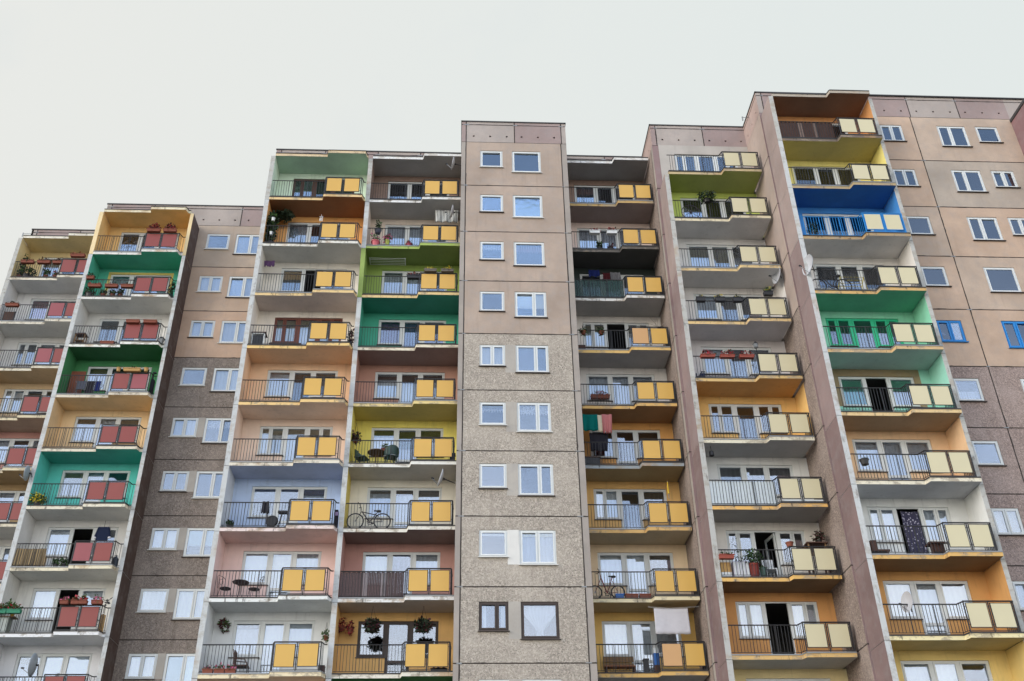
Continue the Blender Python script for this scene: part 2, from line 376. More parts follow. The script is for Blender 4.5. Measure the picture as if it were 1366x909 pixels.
def railing_mesh(col,mat,bent):
    def mk():
        w=WID[col]; xs=XS[col]; p=-PRO; mb=MB(); zt=1.17; zl=.24; y0=.03
        rnd=random.Random(col*31+bent)
        def run(a,b,posts,bars,first=True):
            a=Vector(a); b=Vector(b); L=(b-a).length; 
            mb.bar((a.x,a.y,zt),(b.x,b.y,zt),.022,0,6); mb.bar((a.x,a.y,zl),(b.x,b.y,zl),.012,0,4)
            k=int(L/.118)
            for i in range(1,k+1) if bars else ():
                t=i/(k+1); q=a+(b-a)*t; e=rnd.gauss(0,.006)
                mb.bar((q.x+e,q.y,zl),(q.x+rnd.gauss(0,.004),q.y,zt),.0105,0,4)
            for t in posts:
                q=a+(b-a)*t; mb.bar((q.x,q.y,.15),(q.x,q.y,zt),.014,0,4)
        run((.02,y0),(xs-.06,y0),(.33,.68,1.0),True)
        run((xs-.06,y0),(xs+.03,p+.03),(),True)
        xe=xs+1.70 if col in (1,2,3,6,7) else xs+1.66
        z2=zt+.015; yp=p+.03
        mb.bar((xs+.03,yp,z2),(xe,yp,z2),.026,0,6); mb.bar((xs+.03,yp,zl-.02),(xe,yp,zl-.02),.016,0,4)
        for x in (xs+.04,xs+.85,xe-.02): mb.box(x-.02,yp-.012,.15,x+.02,yp+.012,z2)
        for x in (xs+.80,xs+.90,xe-.09): mb.bar((x,yp,zl),(x,yp,z2),.009,0,4)
        for z in (1.02,.42): mb.bar((xs+.03,yp,z),(xe,yp,z),.010,0,4)
        if col in (1,2,3):
            run((xe,yp),(xe+.07,y0),(),True); run((xe+.07,y0),(w-.01,y0),(),True)
        else: run((xe,yp),(xe+.02,.55),(.98,),True)
        return mb.mesh('railing',[mat])
    return cached(('ra',col,mat.name,bent),mk)
def panel_mesh(mat,fm):
    def mk():
        mb=MB(); w,h=.67,.77
        mb.box(0,0,0,w,.014,h,0); f=.022
        mb.box(-f,-.004,-f,0,.02,h+f,1); mb.box(w,-.004,-f,w+f,.02,h+f,1); mb.box(0,-.004,-f,w,.02,0,1); mb.box(0,-.004,h,w,.02,h+f,1)
        return mb.mesh('front_panel',[mat,fm])
    return cached(('pa',mat.name,fm.name),mk)
def fin(parent,x0,x1,d,zlo,zhi,mo,mf,mi,loc,outer='l',name='side_wall'):
    """cross wall segment: mats outer side, front, inner side"""
    mb=MB(); a,b=(0,2) if outer=='l' else (2,0)
    mb.box(x0,0,zlo+.008,x1,d,zhi-.008,1,mx0=a,mx1=b); mb.box(x0+.015,.015,zlo,x1-.015,d,zhi,3)
    return mb.build(name,[mo,mf,mi,dark],parent,loc)
BLOCK={}
# col j | colour name | wall | ceiling or - (many have soffit shade mixed into the colour) | slab edge | frame | W1|D|W2 | flags
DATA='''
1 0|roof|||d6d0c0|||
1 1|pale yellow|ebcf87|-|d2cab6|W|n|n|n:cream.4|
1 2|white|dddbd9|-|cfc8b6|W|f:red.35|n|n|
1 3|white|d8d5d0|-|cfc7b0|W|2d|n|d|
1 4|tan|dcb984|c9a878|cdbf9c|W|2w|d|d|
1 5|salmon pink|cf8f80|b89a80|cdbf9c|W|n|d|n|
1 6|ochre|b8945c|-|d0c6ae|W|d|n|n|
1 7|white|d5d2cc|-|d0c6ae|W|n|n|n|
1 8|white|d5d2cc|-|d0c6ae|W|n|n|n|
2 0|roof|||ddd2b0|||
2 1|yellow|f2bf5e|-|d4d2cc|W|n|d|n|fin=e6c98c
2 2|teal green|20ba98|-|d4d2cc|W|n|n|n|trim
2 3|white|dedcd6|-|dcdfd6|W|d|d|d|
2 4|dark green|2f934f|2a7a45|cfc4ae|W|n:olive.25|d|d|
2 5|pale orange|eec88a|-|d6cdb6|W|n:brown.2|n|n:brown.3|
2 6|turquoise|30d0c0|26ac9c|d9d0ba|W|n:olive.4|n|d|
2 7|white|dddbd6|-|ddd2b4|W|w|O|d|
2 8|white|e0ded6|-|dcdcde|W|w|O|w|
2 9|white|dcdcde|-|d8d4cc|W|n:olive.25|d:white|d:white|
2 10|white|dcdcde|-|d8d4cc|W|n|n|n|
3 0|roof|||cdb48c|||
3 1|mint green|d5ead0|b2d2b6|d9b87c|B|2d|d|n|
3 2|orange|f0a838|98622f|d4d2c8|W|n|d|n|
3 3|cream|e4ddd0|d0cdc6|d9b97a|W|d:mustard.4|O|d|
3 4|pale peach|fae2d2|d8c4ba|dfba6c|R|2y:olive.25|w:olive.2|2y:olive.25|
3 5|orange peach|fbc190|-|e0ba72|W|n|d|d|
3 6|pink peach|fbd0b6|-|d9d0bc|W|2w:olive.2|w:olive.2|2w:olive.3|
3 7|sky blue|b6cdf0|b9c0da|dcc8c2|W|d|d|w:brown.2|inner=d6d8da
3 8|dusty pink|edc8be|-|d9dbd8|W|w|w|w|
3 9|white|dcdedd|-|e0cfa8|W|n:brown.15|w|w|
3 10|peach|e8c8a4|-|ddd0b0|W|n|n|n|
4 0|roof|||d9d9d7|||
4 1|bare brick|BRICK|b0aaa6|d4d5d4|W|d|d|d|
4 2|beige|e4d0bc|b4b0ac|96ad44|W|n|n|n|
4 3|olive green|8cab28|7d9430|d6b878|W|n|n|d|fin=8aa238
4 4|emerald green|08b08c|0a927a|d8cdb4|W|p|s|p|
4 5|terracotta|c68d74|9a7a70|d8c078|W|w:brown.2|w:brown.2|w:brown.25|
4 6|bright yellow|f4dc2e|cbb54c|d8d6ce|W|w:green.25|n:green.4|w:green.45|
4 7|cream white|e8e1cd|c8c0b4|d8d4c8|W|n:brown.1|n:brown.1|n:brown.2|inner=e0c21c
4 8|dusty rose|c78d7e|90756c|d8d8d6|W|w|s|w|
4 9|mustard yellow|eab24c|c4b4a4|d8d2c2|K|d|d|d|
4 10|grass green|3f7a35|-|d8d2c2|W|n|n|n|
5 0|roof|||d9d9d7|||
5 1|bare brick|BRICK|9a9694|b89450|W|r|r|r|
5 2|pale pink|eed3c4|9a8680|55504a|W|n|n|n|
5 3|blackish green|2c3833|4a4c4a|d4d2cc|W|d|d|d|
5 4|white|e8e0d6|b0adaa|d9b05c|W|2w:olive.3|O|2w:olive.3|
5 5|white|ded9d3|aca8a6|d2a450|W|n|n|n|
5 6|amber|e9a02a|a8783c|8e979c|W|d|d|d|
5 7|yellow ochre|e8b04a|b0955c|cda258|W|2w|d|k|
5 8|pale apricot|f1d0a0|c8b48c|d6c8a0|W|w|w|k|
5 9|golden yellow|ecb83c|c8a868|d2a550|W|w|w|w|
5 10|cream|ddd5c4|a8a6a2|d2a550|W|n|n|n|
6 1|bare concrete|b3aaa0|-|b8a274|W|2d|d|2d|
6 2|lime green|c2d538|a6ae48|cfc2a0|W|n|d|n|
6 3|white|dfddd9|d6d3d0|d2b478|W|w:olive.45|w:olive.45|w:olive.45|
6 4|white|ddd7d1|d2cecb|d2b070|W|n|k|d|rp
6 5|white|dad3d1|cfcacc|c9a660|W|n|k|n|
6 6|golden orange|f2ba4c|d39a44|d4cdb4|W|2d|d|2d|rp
6 7|white|e1e1dd|b8b6b4|dfa846|W|k|k|k|
6 8|cream white|e5ddd1|a49e98|d9a94c|W|2d|O|2d|
6 9|deep orange|dc942e|86683e|cfa65c|W|2w|O|2w|
6 10|pale yellow|e7cf88|bcb8b0|cfa65c|W|w|w|d|
7 0|roof|||a89c8c|||
7 1|orange|e09436|8a6448|6a5c50|W|d|d|d|rp
7 2|lemon yellow|eedc60|c4b25c|a89268|W|k|k|k|rp
7 3|bright blue|148ee0|0c70bc|a8895a|W|d|d|d|blue
7 4|white|e1dbd3|d8d3cf|c99f56|W|k|d|k|
7 5|mint green|7fd9b2|58b894|c9a670|G|2d|d|2d|
7 6|pale turquoise|90dfc6|b4c8c2|d4b47a|W|t:emerald.35|O|n:emerald.4|bare
7 7|apricot|eebf86|b0926c|d9d0b8|W|n|n|n|
7 8|white|dedfdb|cacbd0|d2a450|W|2w|O|2w|
7 9|deep orange|dc9a36|94703c|dfd09a|W|w|w|w|
7 10|yellow|ebc85e|c8b068|dfd09a|W|w|w|d|
'''
SPEC={}
for ln in DATA.strip().split('\n'):
    a=ln.split('|'); c,j=map(int,a[0].split()); SPEC[c,j]=a[1:]
FR=dict(W=white,B=brownF,R=redF,K=blackF,G=greenF)
brick=brickmat('bare_brick','#8a7264','#9c8676','#877b70')
bare=panelwall('#a08c6c','bare')
def wallmat(h): return brick if h=='BRICK' else paint(h)
FLANKL={6:panelwall('#927b7a','flank'),7:panelwall('#8f7877','flank'),1:conc,2:conc,3:conc}
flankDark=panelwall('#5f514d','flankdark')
def wcol(c,j): return wallmat(SPEC[c,j][1])
def build_column(block,col,jmax):
    bx,by,_=block.location; w=WID[col]; xs=XS[col]
    pk='red' if col<3 else ('yel' if col<6 else 'cre')
    for j in range(0,jmax+1):
        if (col,j) not in SPEC: continue
        s=SPEC[col,j]; nxt=SPEC.get((col,j+1)); loc=(XL[col]-bx,YF[col]-by,zb(j))
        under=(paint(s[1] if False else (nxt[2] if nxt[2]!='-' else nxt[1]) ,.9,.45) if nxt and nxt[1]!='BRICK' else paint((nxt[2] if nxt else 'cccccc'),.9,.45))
        edge=edgepaint(s[3],.78 if j else .5)
        if j==0:
            me,pts,xe=slab_mesh(col,edge,under,tar,.16); o=link('roof_canopy',me,block,loc); continue
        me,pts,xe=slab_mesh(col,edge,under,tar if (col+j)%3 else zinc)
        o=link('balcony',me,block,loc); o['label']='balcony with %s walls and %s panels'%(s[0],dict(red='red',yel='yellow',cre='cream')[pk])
        flags=s[8] if len(s)>8 else ''
        mat=blueM if 'blue' in flags else black
        link('railing',railing_mesh(col,mat,j%3),o)
        for q in (0,1):
            v=1 if (col,j,q) in ((5,4,0),(5,9,0),(2,7,0),(2,4,1),(1,2,0),(1,3,0)) else 0
            p=link('front_panel',panel_mesh(PANEL[pk][v],mat),o,(xs+.10+q*.81+random.gauss(0,.004),-PRO+.002,.335+random.gauss(0,.004)))
            p.rotation_euler=(random.gauss(0,.006),random.gauss(0,.004),random.gauss(0,.006))
        # back wall with openings
        wm=wcol(col,j); f=FR[s[4]]; x0=WX[col]; W1,W2,W3=1.04,.90,1.04; zs,zt,zd=1.06,2.39,.17
        holes=[(x0,x0+W1,zs,zt,.13,None),(x0+W1,x0+W1+W2,zd,zt,.13,None),(x0+W1+W2,x0+W1+W2+W3,zs,zt,.13,None)]
        def mf(u,z): return 1 if ('bare' in flags and .45<u<3.95 and z>.9) else (2 if 'trim' in flags and x0-.12<u<x0+3.1 and z<zt+.12 else 0)
        ex=[(0.45,.46,.2,.21,0,0),(3.95,3.96,.2,.21,0,0)] if 'bare' in flags else ([(x0-.12,x0-.11,zt+.115,zt+.12,0,2),(x0+3.09,x0+3.1,1,1.01,0,2)] if 'trim' in flags else [])
        bw=wall('back_wall',None,(0,DEP),'x',w,.15,2.94 if j==1 else 2.7,holes+ex,[],[],mf,[wm,bare,paint('e2c23c')],0); bw.parent=o
        ih=s[8].split('inner=')[1][:6] if len(s)>8 and 'inner=' in s[8] else None
        ff=s[8].split('fin=')[1][:6] if len(s)>8 and 'fin=' in s[8] else None
        mi=paint(ih) if ih else wm; mfr=paint(ff) if ff else (concW if col in (2,3,4,7) and j>1 else conc)
        if col in (1,2,3,4,6,7) and not (col==6 and j==1):
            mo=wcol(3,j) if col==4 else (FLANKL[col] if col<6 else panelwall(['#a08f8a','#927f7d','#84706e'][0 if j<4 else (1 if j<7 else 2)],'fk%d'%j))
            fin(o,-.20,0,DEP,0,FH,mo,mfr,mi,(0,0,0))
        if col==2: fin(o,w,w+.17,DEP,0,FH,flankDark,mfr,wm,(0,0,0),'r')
        if col==7: fin(o,w,w+.17,DEP,0,FH,panelwall('#a39a92','finr'),conc,wm,(0,0,0),'r')
        if 'rp' in flags and col==6:
            b=MB(); b.box(w-.012,.03,.16,w-.004,DEP-.005,2.695); b.build('side_wall',[wm],o)
        # windows
        y=DEP+.05; A,B_,D_=s[5],s[6],s[7]
        wl=(loc[0],loc[1],loc[2])
        window(block,(wl[0]+x0,wl[1]+y,wl[2]+zs),W1,zt-zs,A,f,split=.42)
        if B_=='O':
            d=MB(); hw,hh=W2,zt-zd; t=.05
            d.box(0,0,0,t,.07,hh); d.box(hw-t,0,0,hw,.07,hh); d.box(t,0,hh-t,hw-t,.07,hh); d.box(t,.0,0,hw-t,.07,.04)
            dd=d.build('balcony_door',f,block,(wl[0]+x0+W1,wl[1]+y,wl[2]+zd))
            lf=MB(); ww,t=.78,.09
            lf.box(0,0,0,t,.05,hh-.12); lf.box(ww-t,0,0,ww,.05,hh-.12); lf.box(t,0,0,ww-t,.05,.12); lf.box(t,0,hh-.24,ww-t,.05,hh-.12)
            if (col,j) in ((6,8),(3,3),(2,8)): l=lf.build('door_leaf',f,dd,(hw-.06,.08,.06));l.rotation_euler=(0,0,math.radians(100))
            pg=MB(); ca,sa=math.cos(math.radians(100)),math.sin(math.radians(100))
            q=[(t,.02,.12),(ww-t,.02,.12),(ww-t,.028,hh-.24),(t,.028,hh-.24)]
            g=MB(); g.box(t,.02,.12,ww-t,.028,hh-.24)
            if (col,j) in ((6,8),(3,3),(2,8)): gg=g.build('pane',glass,dd,(hw-.06,.08,.06)); gg.rotation_euler=(0,0,math.radians(100))
        else:
            window(block,(wl[0]+x0+W1,wl[1]+y,wl[2]+zd),W2,zt-zd,B_,f,'balcony_door',rail=.72 if (col*7+j)%3 else None,sill=False)
        window(block,(wl[0]+x0+W1+W2,wl[1]+y,wl[2]+zs),W3,zt-zs,D_,f,split=.55)
def interior(block,x0,x1,y,depth,jmax):
    bx,by,_=block.location; mb=MB()
    for j in range(1,jmax+1):
        z=zb(j); mb.quad((x0-bx,y-by,z+2.62),(x1-bx,y-by,z+2.62),(x1-bx,y+depth-by,z+2.62),(x0-bx,y+depth-by,z+2.62))
        mb.quad((x0-bx,y-by,z+.14),(x1-bx,y-by,z+.14),(x1-bx,y+depth-by,z+.14),(x0-bx,y+depth-by,z+.14))
    mb.quad((x0-bx,y+depth-by,zb(jmax)),(x1-bx,y+depth-by,zb(jmax)),(x1-bx,y+depth-by,Z0),(x0-bx,y+depth-by,Z0))
    for x in (x0,x1): mb.quad((x-bx,y-by,zb(jmax)),(x-bx,y+depth-by,zb(jmax)),(x-bx,y+depth-by,Z0),(x-bx,y-by,Z0))
    mb.build('room_interior',room,block)
def shell(block,x0,x1,y0,y1):
    """roof, rear and hidden side walls down to the ground, coping"""
    bx,by,_=block.location; mb=MB(); zt=36.27
    q=lambda *p: mb.quad(*[(a-bx,b-by,c) for a,b,c in p])
    q((x0,y0,zt),(x1,y0,zt),(x1,y1,zt),(x0,y1,zt)); q((x0,y1,0),(x1,y1,0),(x1,y1,zt),(x0,y1,zt))
    for x in (x0+.15,x1-.15): q((x,y0+.05,0),(x,y1,0),(x,y1,zt-.02),(x,y0+.05,zt-.02))
    mb.build('roof',[plaster],block)
def coping(block,pts):
    bx,by,_=block.location; mb=MB(); z=36.28
    for (a,b) in zip(pts,pts[1:]):
        x0,x1=sorted((a[0],b[0])); y0,y1=sorted((a[1],b[1]))
        mb.box(x0-bx-.03,y0-by-.03,z-.05,x1-bx+.03,y1-by+.03,z+.015)
    mb.build('coping',tar,block)
def grounder(block,x0,x1,y,jlow,mat):
    bx,by,_=block.location; mb=MB(); mb.quad((x0-bx,y-by,0),(x1-bx,y-by,0),(x1-bx,y-by,zb(jlow)+.15),(x0-bx,y-by,zb(jlow)+.15)); mb.build('lower_wall',mat,block)
def par_holes(x0,L,step=.79,n0=.3):
    pass
JZ=[Z0+.24-FH*j for j in range(0,12)]+[36.05]
ZT=36.28
PURP='#a08e8a'; GREYP='#aca19a'
def parapet(block,x0,x1,y,joints,hole_x,first,axis='x'):
    cuts=[0]+[u-x0 for u in joints]+[x1-x0]
    mats=[panelwall(GREYP,'par'),panelwall(PURP,'par'),dark]
    def mf(u,z):
        k=sum(1 for c in cuts[1:-1] if u>c); return (k+first)%2
    hs=[(h-x0-.045,h-x0+.045,Z0+.57,Z0+.66,.12,2) for h in hole_x]
    return wall('parapet',block,(x0,y),axis,x1-x0,Z0+.24,ZT,hs,[u-x0 for u in joints],[36.05],mf,mats,2)
# ------------------------------------------------------------------ blocks
def mkblock(label,x,y): return thing('apartment_block',label,'apartment block',(x,y,0),'staggered apartment blocks')
# --- A
A=mkblock('farthest block at the left edge, narrow strip of balconies with red panels',-23.3,42.7)
build_column(A,1,8); interior(A,-23.2,-18.8,44.07,3.2,9); parapet(A,-23.6,-18.7,43.95,[-23.3,-21.0],[],0)
mb=MB(); mb.box(-.30,1.25,0,-.2,9,ZT-.05); mb.build('gable_wall',[conc],A); shell(A,-23.6,-14,43.96,53); coping(A,[(-23.6,43.95),(-18.7,43.95)]); grounder(A,-23.5,-18.7,43.95,8,conc)
# --- B
B=mkblock('second block from the left, red balcony panels beside a brown pebbled wall with windows',-18.43,40.42)
build_column(B,2,10); interior(B,-18.3,-14.3,41.82,3.2,11); interior(B,-13.9,-9.4,41.82,3.2,11)
wb_hi=panelwall('#c0a894','wbhi'); wb_lo=pebble('#8d827a','#a1968d','#625850')
WBW={1:('d','2n'),2:('2n','2n'),3:('2n','2n'),4:('d','2w'),5:('2n','2v'),6:('2d','2d'),7:('2w','2d:pale.6'),8:('n','2w'),9:('2w','2d:pale.9'),10:('2n','2n')}
holes=[]; X0=-14.02
for j in range(1,11):
    z=zb(j); holes+=[(-13.42-X0,-12.25-X0,z+1.38,z+2.39,.12,None),(-11.93-X0,-10.58-X0,z+1.07,z+2.39,.12,None)]
def mfB(u,z):
    j=(Z0+.24-z)/FH
    if j<3: return [4,0,5][int(j)] if j>0 else 4
    fl=int((Z0-z)/FH)+1; dz=z-zb(fl)
    return 2 if (u>.5 and -12.25-X0<u<-11.93-X0 and 1.38<dz<2.39 and fl!=4) else 1
wall('window_wall',B,(X0,41.68),'x',4.75,zb(10)-.5,Z0+.24,holes,[],JZ[:11],mfB,[wb_hi,wb_lo,plaster,dark,panelwall('#b6a595','wb2'),panelwall('#c6a993','wb3')],3)
for j in range(1,11):
    z=zb(j); a,b=WBW[j]; L=(X0+18.43,1.26)
    window(B,(-13.42+18.43,1.26+.03,z+1.38),1.17,1.01,a,white,sillm=sillW if j%3 else sillD); window(B,(-11.93+18.43,1.26+.03,z+1.07),1.35,1.32,b,white,split=.58,sillm=sillD if j%3 else sillW)
parapet(B,-14.02,-9.3,41.68,[-11.84],[-13.78,-12.96,-12.14,-11.44,-10.6],0)
parapet(B,-18.9,-14.02,41.68,[-18.65,-16.42],[],0)
shell(B,-18.9,-9.3,41.7,52); coping(B,[(-18.9,41.68),(-9.3,41.68)]); grounder(B,-18.9,-9.3,41.7,10,wb_lo)
# --- C
Cb=mkblock('middle block with orange-yellow balcony panels on both sides of a grey stair tower',-9.1,36.0)
for c in (3,4,5): build_column(Cb,c,10)
interior(Cb,-8.9,-4.7,37.40,3.2,11); interior(Cb,-4.4,-.3,37.45,3.2,11); interior(Cb,4.8,8.7,37.45,3.2,11); interior(Cb,-.1,4.5,35.16,1.9,11)
parapet(Cb,-9.4,-.1,37.25,[-9.15,-7.0,-4.4,-2.3],[],1); parapet(Cb,4.7,8.83,37.25,[6.9],[],0)
tw_hi=panelwall('#b09e90','twhi',.45); tw_lo=pebble('#b0a69a','#c2b8ab','#8a8075'); tstrip=panelwall('#a39a92','strip')
TX0,TX1,TY=-.255,4.72,35.02
TWW={1:('v','i:brown.12'),2:('d:blue.0','d:pale'),3:('v','r'),4:('d','2d:white.6'),5:('2w','2g'),6:('v:olive.15','2v'),7:('d','2d'),8:('d:white.12','2n:cream.12'),9:('2i','u'),10:('2n','2n')}
holes=[]
for j in range(1,11):
    z=zb(j); holes+=[(.63-TX0,1.68-TX0,z+1.36,z+2.40,.12,None),(2.12-TX0,3.47-TX0,z+1.07,z+2.40,.12,None)]
def mfT(u,z):
    j=(Z0+.24-z)/FH
    if u<.21 or u>4.72: return 2
    if j<4: return 0
    fl=int((Z0-z)/FH)+1; dz=z-zb(fl)
    if 1.68-TX0<u<2.12-TX0 and 1.07<dz<2.40 and fl>=5: return 4 if fl==8 else 3
    return 1
wall('tower_wall',Cb,(TX0,TY),'x',TX1-TX0,zb(10)-.5,Z0+.24,holes,[.215,4.715-.0],JZ[:11],mfT,[tw_hi,tw_lo,tstrip,plaster,paint('d6d3cc'),dark],5)
wall('tower_side_wall',Cb,(TX0,TY),'l',2.3,zb(10)-.5,ZT,[],[],JZ[:11],lambda u,z:0,[tstrip,dark],1)
wall('tower_side_wall',Cb,(TX1,TY),'r',2.3,zb(10)-.5,ZT,[],[],JZ[:11],lambda u,z:0,[tstrip,dark],1)
for j in range(1,11):
    z=zb(j); a,b=TWW[j]; f=blackF if j==9 else white
    if a=='d:blue.0': a='d'
    window(Cb,(.63+9.1,TY+.03-36.0,z+1.36),1.05,1.04,a,f,split=.62 if j==9 else .5,sillm=sillW if j in (1,6,8) else sillD)
    window(Cb,(2.12+9.1,TY+.03-36.0,z+1.07),1.35,1.33,b,f,split=.62 if j in (4,6,7,5) else .5,sillm=sillW if j in (1,2,6,8) else sillD)
parapet(Cb,TX0,TX1,TY,[-.04,2.26,4.5],[.317,1.10,1.89,2.60,3.385,4.158],1)
coping(Cb,[(TX0,TY),(TX1,TY),(TX1,37.3)]); coping(Cb,[(-9.4,37.25),(-.25,37.25)]); coping(Cb,[(TX0,TY),(TX0,37.3)]); coping(Cb,[(4.72,37.25),(8.83,37.25)])
shell(Cb,-9.4,8.83,37.27,48)
mb=MB(); mb.quad((TX0+9.1,TY-36,ZT-.02),(TX1+9.1,TY-36,ZT-.02),(TX1+9.1,1.3,ZT-.02),(TX0+9.1,1.3,ZT-.02)); mb.build('roof',[plaster],Cb)
grounder(Cb,-9.4,8.83,37.27,10,tw_lo); grounder(Cb,TX0,TX1,TY+.01,10,tw_lo)
# --- D
D=mkblock('narrow block right of the stair tower, one column of cream-panelled balconies',9.12,33.71)
build_column(D,6,10); interior(D,9.2,13.3,35.11,3.2,11)
fl_hi=panelwall('#ab9a90','flhi'); fl_lo=pebble('#94857c','#a99b92','#6f635c')
wall('gable_wall',D,(8.83,34.98),'l',2.3,0,Z0+.24,[],[.32],JZ[:12],lambda u,z:(2 if u<.32 else 0),[fl_lo,dark,tstrip],1)
wall('front_corner_wall',D,(8.83,34.98),'x',.3,0,Z0+.24,[],[],JZ[:11],lambda u,z:0,[panelwall('#927b7a','flank'),dark],1)
parapet(D,8.83,13.46,34.98,[9.08,11.36],[9.37,10.16,10.94,11.65,12.44,13.2],1)
wall('gable_parapet',D,(8.83,34.98),'l',2.3,Z0+.24,ZT,[(.75,.84,Z0+.57,Z0+.66,.1,1),(1.6,1.69,Z0+.57,Z0+.66,.1,1)],[],[36.05],lambda u,z:0,[panelwall('#b09a92','gp'),dark],1)
shell(D,8.83,13.46,35.0,46); coping(D,[(8.83,37.25),(8.83,34.98),(13.43,34.98)]); grounder(D,8.83,13.4,34.99,10,fl_lo)
# --- E
E=mkblock('nearest block at the right, cream panels beside a pinkish window wall',13.68,31.42)
build_column(E,7,10); interior(E,13.8,18.0,32.82,3.2,11); interior(E,18.3,25.1,32.88,3.2,11)
wall('gable_wall',E,(13.43,32.70),'l',2.3,0,Z0+.24,[],[],JZ[:12],lambda u,z:(1 if Z0+.24-z<FH*4.0 else 0),[fl_lo,fl_hi,dark],2)
wall('gable_parapet',E,(13.43,32.70),'l',2.3,Z0+.24,ZT,[(q,q+.09,Z0+.57,Z0+.66,.1,1) for q in (.35,1.1,1.85)],[],[36.05],lambda u,z:0,[panelwall('#b09a92','gp'),dark],1)
wall('front_corner_wall',E,(13.43,32.70),'x',.3,0,Z0+.24,[],[],JZ[:11],lambda u,z:0,[panelwall('#927b7a','flank'),dark],1)
parapet(E,13.43,18.3,32.70,[13.68,16.1],[],0)
we_hi=panelwall('#c0ab99','wehi',.4); we_lo=pebble('#a29088','#b3a29a','#75665f')
WX0=18.2
WEW={1:('2v','2d','l'),2:('2n','2n','2k'),3:('v','2t','2v'),4:('d','l:white.4','2d'),5:('2d','2w','2d'),6:('l','2n','2n'),7:('d','2d','d'),8:('2n','2n','2n'),9:('2n','2n','d'),10:('2n','2n','2n')}
holes=[]
for j in range(1,11):
    z=zb(j); holes+=[(.74,1.79,z+1.37,z+2.40,.12,None),(3.44,4.78,z+1.12,z+2.41,.12,None),(5.26,6.31,z+1.42,z+2.42,.12,None)]
def mfE(u,z):
    k=int((Z0+.24-z)/FH)
    if k>=5: return 1
    return [0,3,4,0,4][k] if u>2.32 else [4,4,0,4,4][k]
wall('window_wall',E,(WX0,32.74),'x',7.1,zb(10)-.5,Z0+.24,holes,[2.32],JZ[:11],mfE,[we_hi,we_lo,dark,panelwall('#b5a799','we2'),panelwall('#c4aa95','we3')],2)
for j in range(1,11):
    z=zb(j); a,b,c=WEW[j]; f=blueF if j==5 else white; ox,oy=WX0-13.68,32.74+.03-31.42
    wn=window(E,(ox+.74,oy,z+1.37),1.05,1.03,a,f,sillm=blueF if j==5 else sillD)
    if j==4:
        m=MB(); n=18; ro,ri=.17,.15
        for q in range(n):
            t0,t1=[math.radians(70+220*(q+e)/n) for e in (0,1)]
            P=lambda t,k:((ro*math.cos(t)+.52,.075,ro*math.sin(t)+.42) if k else (.075+ri*math.cos(t)*.93+.52+.0,.075,ri*math.sin(t)+.42))
            m.quad(P(t0,1),P(t1,1),P(t1,0),P(t0,0))
        m.build('moon_ornament',plW,wn)
    window(E,(ox+3.44,oy,z+1.12),1.34,1.29,b,f,split=.42,sillm=blueF if j==5 else sillD); window(E,(ox+5.26,oy,z+1.42),1.05,1.0,c,white,sillm=sillD)
pass
parapet(E,18.2,25.3,32.74,[20.58,22.93],[19.40,20.2,20.93,21.73,22.54,23.26,24.08,24.88],1)
# next cross wall with its canopy at the right edge
mb=MB(); mb.box(11.6,0,0,11.78,1.31,Z0,1,mx0=0); 
mb.build('cross_wall',[panelwall('#8c6e6f','flank2'),conc],E)
mb=MB(); mb.box(11.56,-.03,Z0-.0,16,1.3,Z0+.16); mb.build('roof_canopy',[tar],E)
parapet(E,25.3,30,32.74,[],[],0)
shell(E,13.43,30,32.76,44); coping(E,[(13.43,34.98),(13.43,32.70),(30,32.74)]); grounder(E,13.43,30,32.76,10,we_lo)
#CLUTTER
# ------------------------------------------------------------------ things on the balconies
ADJ={1:.07,5:.08}
def at(c,j,x,y,z): return (XL[c]+ADJ.get(c,0)+x,YF[c]+y,zb(j)+.18+z)
G_DISH='satellite dishes on the balconies'; G_BOX='flower boxes on the balcony railings'; G_POT='potted plants on the balconies'; G_BIKE='bicycles kept on the balconies'; G_WASH='washing hung on the balconies'
def dish(label,loc,nrm,D=.75,m=None,to=None):
    m=m or dishM; o=thing('satellite_dish',label,'satellite dish',loc,G_DISH)
    n=Vector(nrm).normalized(); R=n.to_track_quat('Z','Y').to_matrix()
    mb=MB(); r=D/2; mb.lathe([(r*t,.30*r*t*t) for t in (0.02,.3,.55,.8,1)]+[(r*1.02,.31*r),(r,.28*r-.012)]+[(r*t,.30*r*t*t-.018) for t in (.8,.5,.02)],n=24)
    mb.v=[tuple(R@Vector((v[0],v[1]*1.08,v[2]))) for v in mb.v]; mb.build('reflector',m,o,smooth=True)
    dn=(R@Vector((0,-1,0))); dn=dn if dn.z<0 else -dn
    a=MB(); lo=dn*r*1.0+n*.06; tip=n*D*.62+dn*r*.35
    a.path([tuple(dn*r*.2-n*.02),tuple(lo),tuple(tip)],.012,0,5); a.build('arm',chrome,o)
    l=MB(); l.bar(tuple(tip),tuple(tip-n*.11),.035,0,8,.028); l.build('receiver_head',plBk,o)
    b=MB(); b.bar((0,0,0),tuple(-n*.10),.04,0,6); e=Vector(to) if to else -n*.35+Vector((0,0,-.1)); b.path([tuple(-n*.10),tuple(e*.6-n*.03),tuple(e)],.02,0,6); b.build('bracket',black,o)
    return o
